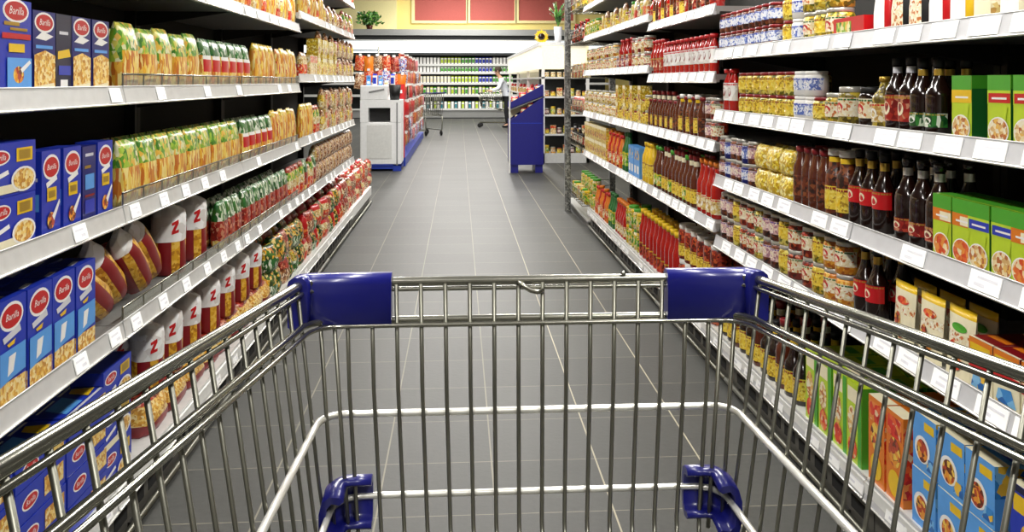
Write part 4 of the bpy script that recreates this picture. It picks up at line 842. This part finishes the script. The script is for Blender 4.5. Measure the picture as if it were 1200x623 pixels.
for k in range(60):
    a = rr.uniform(0, 6.28); r_ = rr.uniform(.04, .17); h_ = rr.uniform(.2, .42)
    mb.tube([(0, 0, .28), (r_*.4*math.cos(a), r_*.4*math.sin(a), .28+h_*.7), (r_*math.cos(a), r_*math.sin(a), .28+h_)], .006, 'leaf', 4)
part('blades', mb, t)

# ------------------------------------------------------------------ blue tiered display stand
def blue_stand():
    Y = 12.5; xa, xb = at(598, 0, Y).x, at(637, 0, Y).x; w_ = xb-xa; cx = (xa+xb)/2; Z = lambda py: H-(py-HY)*.0125
    mat('stand_blue', '#1a1a7c', .4)
    t = thing('display_stand', 'dark blue tiered display stand with sloping trays on the right of the aisle', 'display stand', (cx, Y, 0)); h = w_/2
    lower = [(-h, .12), (h, .12), (h, Z(113)), (-h, Z(141))]; upper = [(-h, Z(128)), (h, Z(113)), (h, Z(99)), (-h, Z(120))]
    for y_ in (0, .58): part('lower_side', MB().prism_y(lower, y_, y_+.02, 'stand_blue'), t)
    part('upper_tray', MB().prism_y(upper, 0, .02, 'stand_blue').prism_y(upper, .58, .6, 'stand_blue').prism_y([(-h, Z(129)), (h, Z(114)), (h, Z(112)), (-h, Z(127))], 0, .6, 'grey_plastic'), t)
    part('front_panel', MB().box(-h, .02, .12, -h+.02, .58, Z(141), 'stand_blue').box(h-.02, .02, .12, h, .58, Z(99), 'stand_blue').box(-h, .02, .12, h, .58, .16, 'stand_blue'), t)
    part('tray_floor', MB().prism_y([(-h+.02, Z(144)), (h-.02, Z(132)), (h-.02, Z(131)), (-h+.02, Z(143))], .02, .58, 'grey_plastic'), t)
    part('tray_backing', MB().prism_y([(-h+.02, Z(140)), (h-.02, Z(114)), (h-.02, Z(113.5)), (-h+.02, Z(128.5))], .4, .42, 'cream'), t)
    part('trim_line', MB().box(-h+.02, -.004, Z(145), h-.02, 0, Z(144), 'pasta_blue'), t)
    for x in (-h, h-.13): part('leg', MB().box(x+.01, .03, 0, x+.12, .57, .12, 'stand_blue'), t)
    part('price_post', MB().box(-h-.02, -.01, 0.0, -h, .01, Z(85), 'white'), t)
    for i in range(4):
        for j in range(4):
            x = -h+.08+i*.12; f = (x+h)/(2*h); z = Z(120)+(Z(99)-Z(120))*f-.075
            place('red_snack_bag' if i < 3 and j % 3 else 'white_tub', cx+x, Y+.04+j*.13, z+.012, 0, 'upper tray of the blue stand', far=True, sc=.68)
        if i < 3:
            z = Z(141)+(Z(113)-Z(141))*(.1+i*.1)/(2*h)-.05; place(['white_tub', 'red_snack_bag', 'red_snack_bag'][i], cx-h+.1+i*.1, Y+.05, z, 0, 'lower tray of the blue stand', far=True, sc=.62)
blue_stand()

# ------------------------------------------------------------------ white counter unit with black bin (left)
Y = 12.9; xa, xb = at(422, 0, Y).x, at(470, 0, Y).x; cx = (xa+xb)/2; h = (xb-xa)/2; Z = lambda py: H-(py-HY)*.0129
t = thing('white_counter_unit', 'white cabinet with dark opening on a blue base left of the aisle', 'cabinet', (cx, Y, 0))
mb = MB(); mb.box(-h, 0, .1, h, .6, Z(143), 'white_plastic', .01); mb.box(-h, .25, Z(143), h, .6, Z(126), 'white_plastic'); mb.box(-h, 0, Z(143), -h+.12, .25, Z(126), 'white_plastic'); mb.box(h-.16, 0, Z(143), h, .25, Z(126), 'white_plastic')
mb.box(-h, 0, Z(126), h, .6, Z(117), 'white_plastic'); mb.box(-h, 0, Z(117), h-.2, .6, Z(100), 'white_plastic', .01)
part('body', mb, t)
part('opening', MB().box(-h+.12, .2, Z(142), h-.16, .245, Z(127), 'black'), t)
part('slot', MB().prism_y([(-h+.13, Z(109)), (h-.25, Z(105.5)), (h-.25, Z(103.5)), (-h+.13, Z(107))], -.012, .002, 'grey_plastic'), t)
part('door', MB().box(-h+.1, -.008, Z(185), h-.14, 0, Z(146), 'shelf_white'), t)
part('side_strip', MB().box(h-.07, -.006, Z(193), h-.05, 0, Z(120), 'grey_plastic'), t)
mat('base_blue', '#1f3aa8', .4)
part('blue_base', MB().box(-h+.1, .02, 0.03, h, .6, .1, 'base_blue').box(-h+.02, .0, .08, h, .6, .102, 'base_blue').box(h-.12, -.0, 0, h, .12, .1, 'base_blue'), t)
bn = thing('black_basket', 'small black basket on the white cabinet beside the red strip', 'basket', (cx+h-.1, Y+.1, Z(117)))
part('tub', MB().lathe([(.065, 0), (.085, .23), (.078, .23), (.06, .02)], 'black', 12, sx=1.1), bn)
for i in range(5):
    k = ['blue_carton', 'mblue', 'blue_carton', 'white_tub_box', 'mblue'][i]
    place(k, cx-h+.1+i*.09, Y+.25, Z(100)+.001, R.uniform(-.4, .4), 'white cabinet top', far=True, sc=.75)

# ------------------------------------------------------------------ hanging-pack gondola beyond it
GX = -.93
t = thing('peg_gondola', 'low pegboard gondola with blue base behind the white cabinet', 'shelving', (GX-.3, 14, 0))
part('pegboard', MB().box(-.05, 0, .12, .05, 6.5, 1.75, 'dark_steel'), t)
part('blue_base', MB().box(-.3, -.36, 0, .38, 6.5, .14, 'base_blue'), t)
part('end_panel', MB().box(.25, -.40, .14, .37, -.355, 1.30, 'red'), t, 'bright red end strip with white price dots')
mb = MB()
for k in range(5): mb.box(.28, -.405, .4+k*.19, .33, -.40, .45+k*.19, 'white')
part('price_dots', mb, t)
pk_cols = ['red_print', 'red_orange', 'brown_print', 'red', 'blue_white', 'brown_print', 'orange', 'maroon', 'pink']
packs = []
for c in pk_cols:
    mb = MB(); w_, h_ = .2, .24
    vs = []
    for j in range(5):
        for i in range(5):
            u, v = i/4*2-1, j/4; vs.append((u*w_/2, -.022*(1-u*u)*math.sin(math.pi*min(1, v+.05)), -v*h_))
    mb.add(vs, [(j*5+i, j*5+i+1, j*5+i+6, j*5+i+5) for j in range(4) for i in range(4)], c, True)
    vs2 = [(x, -y+.004, z) for x, y, z in vs]; mb.add(vs2, [(j*5+i, j*5+i+1, j*5+i+6, j*5+i+5) for j in range(4) for i in range(4)], c, True)
    mb.box(-.03, -.02, -.01, .03, .02, .025, 'white'); packs.append(mb.mesh('hanging_pack'))
dc = {'red_print': 'dark red', 'red_orange': 'red and orange', 'brown_print': 'brown and cream', 'red': 'bright red', 'blue_white': 'blue and white', 'orange': 'orange', 'maroon': 'maroon', 'pink': 'pink'}
colw = ['nearest', 'second', 'third', 'fourth', 'fifth', 'sixth', 'seventh', 'eighth', 'ninth', 'tenth', 'eleventh', 'twelfth', 'thirteenth', 'fourteenth', 'fifteenth', 'sixteenth', 'seventeenth', 'eighteenth', 'nineteenth', 'twentieth', 'twenty-first', 'twenty-second']
for j in range(6):
    for i in range(22):
        if j == 0 and i > 16: continue
        ci = R.randrange(len(pk_cols)); z = 1.78-j*.255+R.uniform(-.02, .02)
        o = link('hanging_pack', packs[ci], None, (GX+.03+R.uniform(0, .05)-.05*(j < 2), 14.05+i*.29, z), (R.uniform(-.1, .1), 0, math.pi/2+R.uniform(-.5, .1)), (.95, 1.3, .92))
        tag(o, '%s hanging pack, %s column of the pegboard side, %s row' % (dc[pk_cols[ci]], colw[i], ['top', 'second', 'third', 'fourth', 'fifth', 'lowest'][j]), 'hanging pack', 'hanging packs on the pegboard side')
for j in range(2):
    for i in range(6):
        ci = [1, 6, 2, 1, 0, 4][(i+j*2) % 6]
        o = link('hanging_pack', packs[ci], None, (GX-.62+i*.13, 13.55+.02*i, 1.80-j*.25-R.uniform(0, .05)-.02*abs(i-2)), (R.uniform(-.1, .1), R.uniform(-.15, .15), R.uniform(-.3, .3)), (.7, 1.6, 1))
        tag(o, '%s hanging pack facing the camera, %s from left, %s end row' % (dc[pk_cols[ci]], ['first', 'second', 'third', 'fourth', 'fifth', 'sixth'][i], ['upper', 'lower'][j]), 'hanging pack', 'hanging packs on the gondola end')
part('end_hooks', MB().tube([(-.45, -.3, 1.84), (.3, -.3, 1.84)], .01, 'chrome_dull', 6).tube([(-.45, -.3, 1.56), (.3, -.3, 1.56)], .01, 'chrome_dull', 6).tube([(-.05, -.3, .14), (-.05, -.3, 1.9)], .015, 'chrome_dull', 6).tube([(-.05, .0, 1.7), (-.05, -.3, 1.7)], .01, 'chrome_dull', 6), t)

# ------------------------------------------------------------------ two distant trolleys
def small_cart(loc, rz, label, m='chrome_dull'):
    t = thing('shopping_cart', label, 'shopping cart', loc, rz)
    mb = MB()
    def q(y, z, hw): return [(-hw, y, z), (hw, y, z)]
    A = lambda x, y, z: Vector((x, y, z))
    top = [A(-.22, .4, 1.0), A(.22, .4, 1.0), A(.28, -.4, 1.05), A(-.28, -.4, 1.05), A(-.22, .4, 1.0)]; bot = [A(-.19, .33, .62), A(.19, .33, .62), A(.24, -.38, .5), A(-.24, -.38, .5), A(-.19, .33, .62)]
    mb.tube(top, .013, m, 6); mb.tube(bot, .009, m, 6); mb.tube([(a*.5+b*.5) for a, b in zip(top, bot)], .007, m, 5)
    for i in range(4):
        for k in range(9): u = k/9; mb.tube([top[i].lerp(top[i+1], u), bot[i].lerp(bot[i+1], u)], .0065, m, 4)
    for k in range(1, 9): u = k/9; mb.tube([bot[0].lerp(bot[1], u), bot[3].lerp(bot[2], u)], .0055, m, 4)
    part('basket', mb, t)
    part('handle', MB().tube([(-.28, -.4, 1.05), (-.27, -.52, 1.06), (.27, -.52, 1.06), (.28, -.4, 1.05)], .014, 'blue_plastic', 8), t)
    ch = MB()
    for s in (-1, 1): ch.tube([(s*.2, .38, .14), (s*.22, -.42, .14), (s*.23, -.42, .45), (s*.22, -.1, .55)], .013, m, 6)
    part('chassis', ch, t)
    for s in (-1, 1):
        for y_ in (.36, -.4):
            wv = MB().lathe([(.045, -.015), (.065, -.01), (.065, .01), (.045, .015)], 'black_rubber', 12); wv.v = [(s*.21+z, y_+y, .065+x) for x, y, z in wv.v]; part('wheel', wv, t)
p = at(494, 0, 21.5); small_cart((p.x+.12, 21.5, 0), 0.5, 'silver shopping cart parked beside the far end of the hanging packs')
p = at(578, 0, 25.0); small_cart((p.x-.02, 25.0, 0), 1.45, 'far silver shopping cart pushed by the person in white', 'chrome')

# ------------------------------------------------------------------ person in a white coat, leaning on the far trolley
def person():
    p = at(594, 0, 24.8); bx_, by = p.x, 24.8
    t = thing('person', 'person in white coat and dark trousers leaning on a cart, half behind island', 'person', (bx_, by, 0), math.pi/2)   # local +Y faces picture left
    mat('skin', '#c99a7c', .6); mat('coat', '#dfe2ea', .8); mat('trousers', '#17171b', .8); mat('hair', '#3a2c20', .8); mat('shoe', '#0d0d0d', .5)
    def skinned(name, verts, edges, m, lvl=2, parent=t):
        me = bpy.data.meshes.new(name); me.from_pydata([v[:3] for v in verts], edges, []); o = link(name, me, parent)
        md = o.modifiers.new('skin', 'SKIN'); md.use_smooth_shade = True
        for i, v in enumerate(verts): me.skin_vertices[0].data[i].radius = (v[3], v[4] if len(v) > 4 else v[3]) if me.skin_vertices else (v[3], v[3])
        sb = o.modifiers.new('sub', 'SUBSURF'); sb.levels = sb.render_levels = lvl
        return o, me
    def figure(name, verts, edges, m, lvl=2):
        me = bpy.data.meshes.new(name); me.from_pydata([v[:3] for v in verts], edges, [])
        o = link(name, me, t)
        o.modifiers.new('skin', 'SKIN').use_smooth_shade = True
        if not me.skin_vertices: me.attributes  # layer is made by the modifier
        sv = me.skin_vertices[0].data
        for i, v in enumerate(verts): sv[i].radius = (v[3], v[3] if len(v) < 5 else v[4]); sv[i].use_root = (i == 0)
        sb = o.modifiers.new('sub', 'SUBSURF'); sb.levels = lvl; sb.render_levels = lvl
        # bake the two modifiers into the mesh
        dg = bpy.context.evaluated_depsgraph_get(); dg.update(); nm_ = bpy.data.meshes.new_from_object(o.evaluated_get(dg))
        o.modifiers.clear(); o.data = nm_; nm_.materials.clear(); nm_.materials.append(MATS[m]); return o
    # pelvis at (0,0,.93), torso leans forward (+Y)
    V = [(0, 0, .93, .13, .10), (0, .06, 1.12, .12, .095), (0, .15, 1.32, .15, .10), (0, .19, 1.43, .09), (0, .24, 1.50, .05), (0, .27, 1.56, .075), (0, .28, 1.66, .085), (0, .27, 1.72, .05),
         (-.19, .16, 1.40, .05), (-.24, .24, 1.14, .042), (-.22, .46, 1.06, .032), (-.21, .53, 1.07, .025), (.19, .16, 1.40, .05), (.24, .24, 1.14, .042), (.22, .46, 1.06, .032), (.21, .53, 1.07, .025),
         (-.09, 0, .84, .085), (-.10, .03, .48, .055), (-.10, -.02, .09, .037), (-.10, .12, .035, .035), (.09, 0, .84, .085), (.10, -.12, .50, .055), (.10, -.30, .12, .037), (.10, -.18, .035, .035)]
    E = [(0, 1), (1, 2), (2, 3), (3, 4), (4, 5), (5, 6), (6, 7), (2, 8), (8, 9), (9, 10), (10, 11), (2, 12), (12, 13), (13, 14), (14, 15), (0, 16), (16, 17), (17, 18), (18, 19), (0, 20), (20, 21), (21, 22), (22, 23)]
    fv = len(V)
    for s, wi in ((-1, 11), (1, 15)):     # four fingers and a thumb per hand, closed over the handle
        for q in range(4):
            bx2 = s*.21+(q-1.5)*.018; V += [(bx2, .57, 1.075, .009), (bx2, .60, 1.065, .008), (bx2, .605, 1.04, .007)]; n0 = len(V)-3; E += [(wi, n0), (n0, n0+1), (n0+1, n0+2)]
        V += [(s*.175, .55, 1.06, .010), (s*.165, .575, 1.045, .008)]; n0 = len(V)-2; E += [(wi, n0), (n0, n0+1)]
    figure('body', V, E, 'skin')
    CV = [(0, 0, .80, .18, .15), (0, .01, .95, .165, .135), (0, .06, 1.12, .155, .13), (0, .15, 1.33, .18, .125), (0, .19, 1.43, .10, .09), (-.19, .16, 1.39, .068), (-.24, .24, 1.14, .058), (-.222, .44, 1.065, .045), (.19, .16, 1.39, .068), (.24, .24, 1.14, .058), (.222, .44, 1.065, .045)]
    figure('coat', CV, [(0, 1), (1, 2), (2, 3), (3, 4), (3, 5), (5, 6), (6, 7), (3, 8), (8, 9), (9, 10)], 'coat')
    TV = [(0, 0, .92, .14, .11), (-.09, 0, .84, .1), (-.10, .03, .48, .07), (-.10, -.02, .10, .058), (.09, 0, .84, .1), (.10, -.12, .50, .07), (.10, -.29, .13, .058)]
    figure('trousers', TV, [(0, 1), (1, 2), (2, 3), (0, 4), (4, 5), (5, 6)], 'trousers')
    for vv in ([(-.10, -.05, .05, .045), (-.10, .05, .045, .045), (-.10, .15, .035, .035)], [(.10, -.35, .05, .045), (.10, -.25, .045, .045), (.10, -.15, .035, .035)]): figure('shoe', vv, [(0, 1), (1, 2)], 'shoe', 1)
    hb_ = MB(); 
    prof = [(.001, .115), (.06, .105), (.095, .06), (.103, .0), (.098, -.04)]
    hb_.lathe(prof[::-1], 'hair', 16, sx=.92, sy=1.05, caps=False); hb_.v = [(x, y+.255, z+1.665) for x, y, z in hb_.v]
    part('hair', hb_, t)
    fc = MB(); fc.lathe([(.014, -.02), (.010, 0), (.004, .03)], 'skin', 8, cy=.372); fc.v = [(x, y, z+1.62) for x, y, z in fc.v]; part('nose', fc, t)
    for s in (-1, 1):
        e_ = MB().lathe([(.001, -.011), (.008, -.008), (.011, 0), (.008, .008), (.001, .011)], 'black', 8); e_.v = [(x+s*.033, y+.355, z+1.645) for x, y, z in e_.v]; part('eye', e_, t)
        e_ = MB().lathe([(.001, -.03), (.012, -.015), (.015, .01), (.001, .03)], 'skin', 8, sx=.5); e_.v = [(x+s*.088, y+.27, z+1.64) for x, y, z in e_.v]; part('ear', e_, t)
    m_ = MB().box(-.025, .352, 1.578, .025, .362, 1.586, 'maroon'); part('mouth', m_, t)
person()
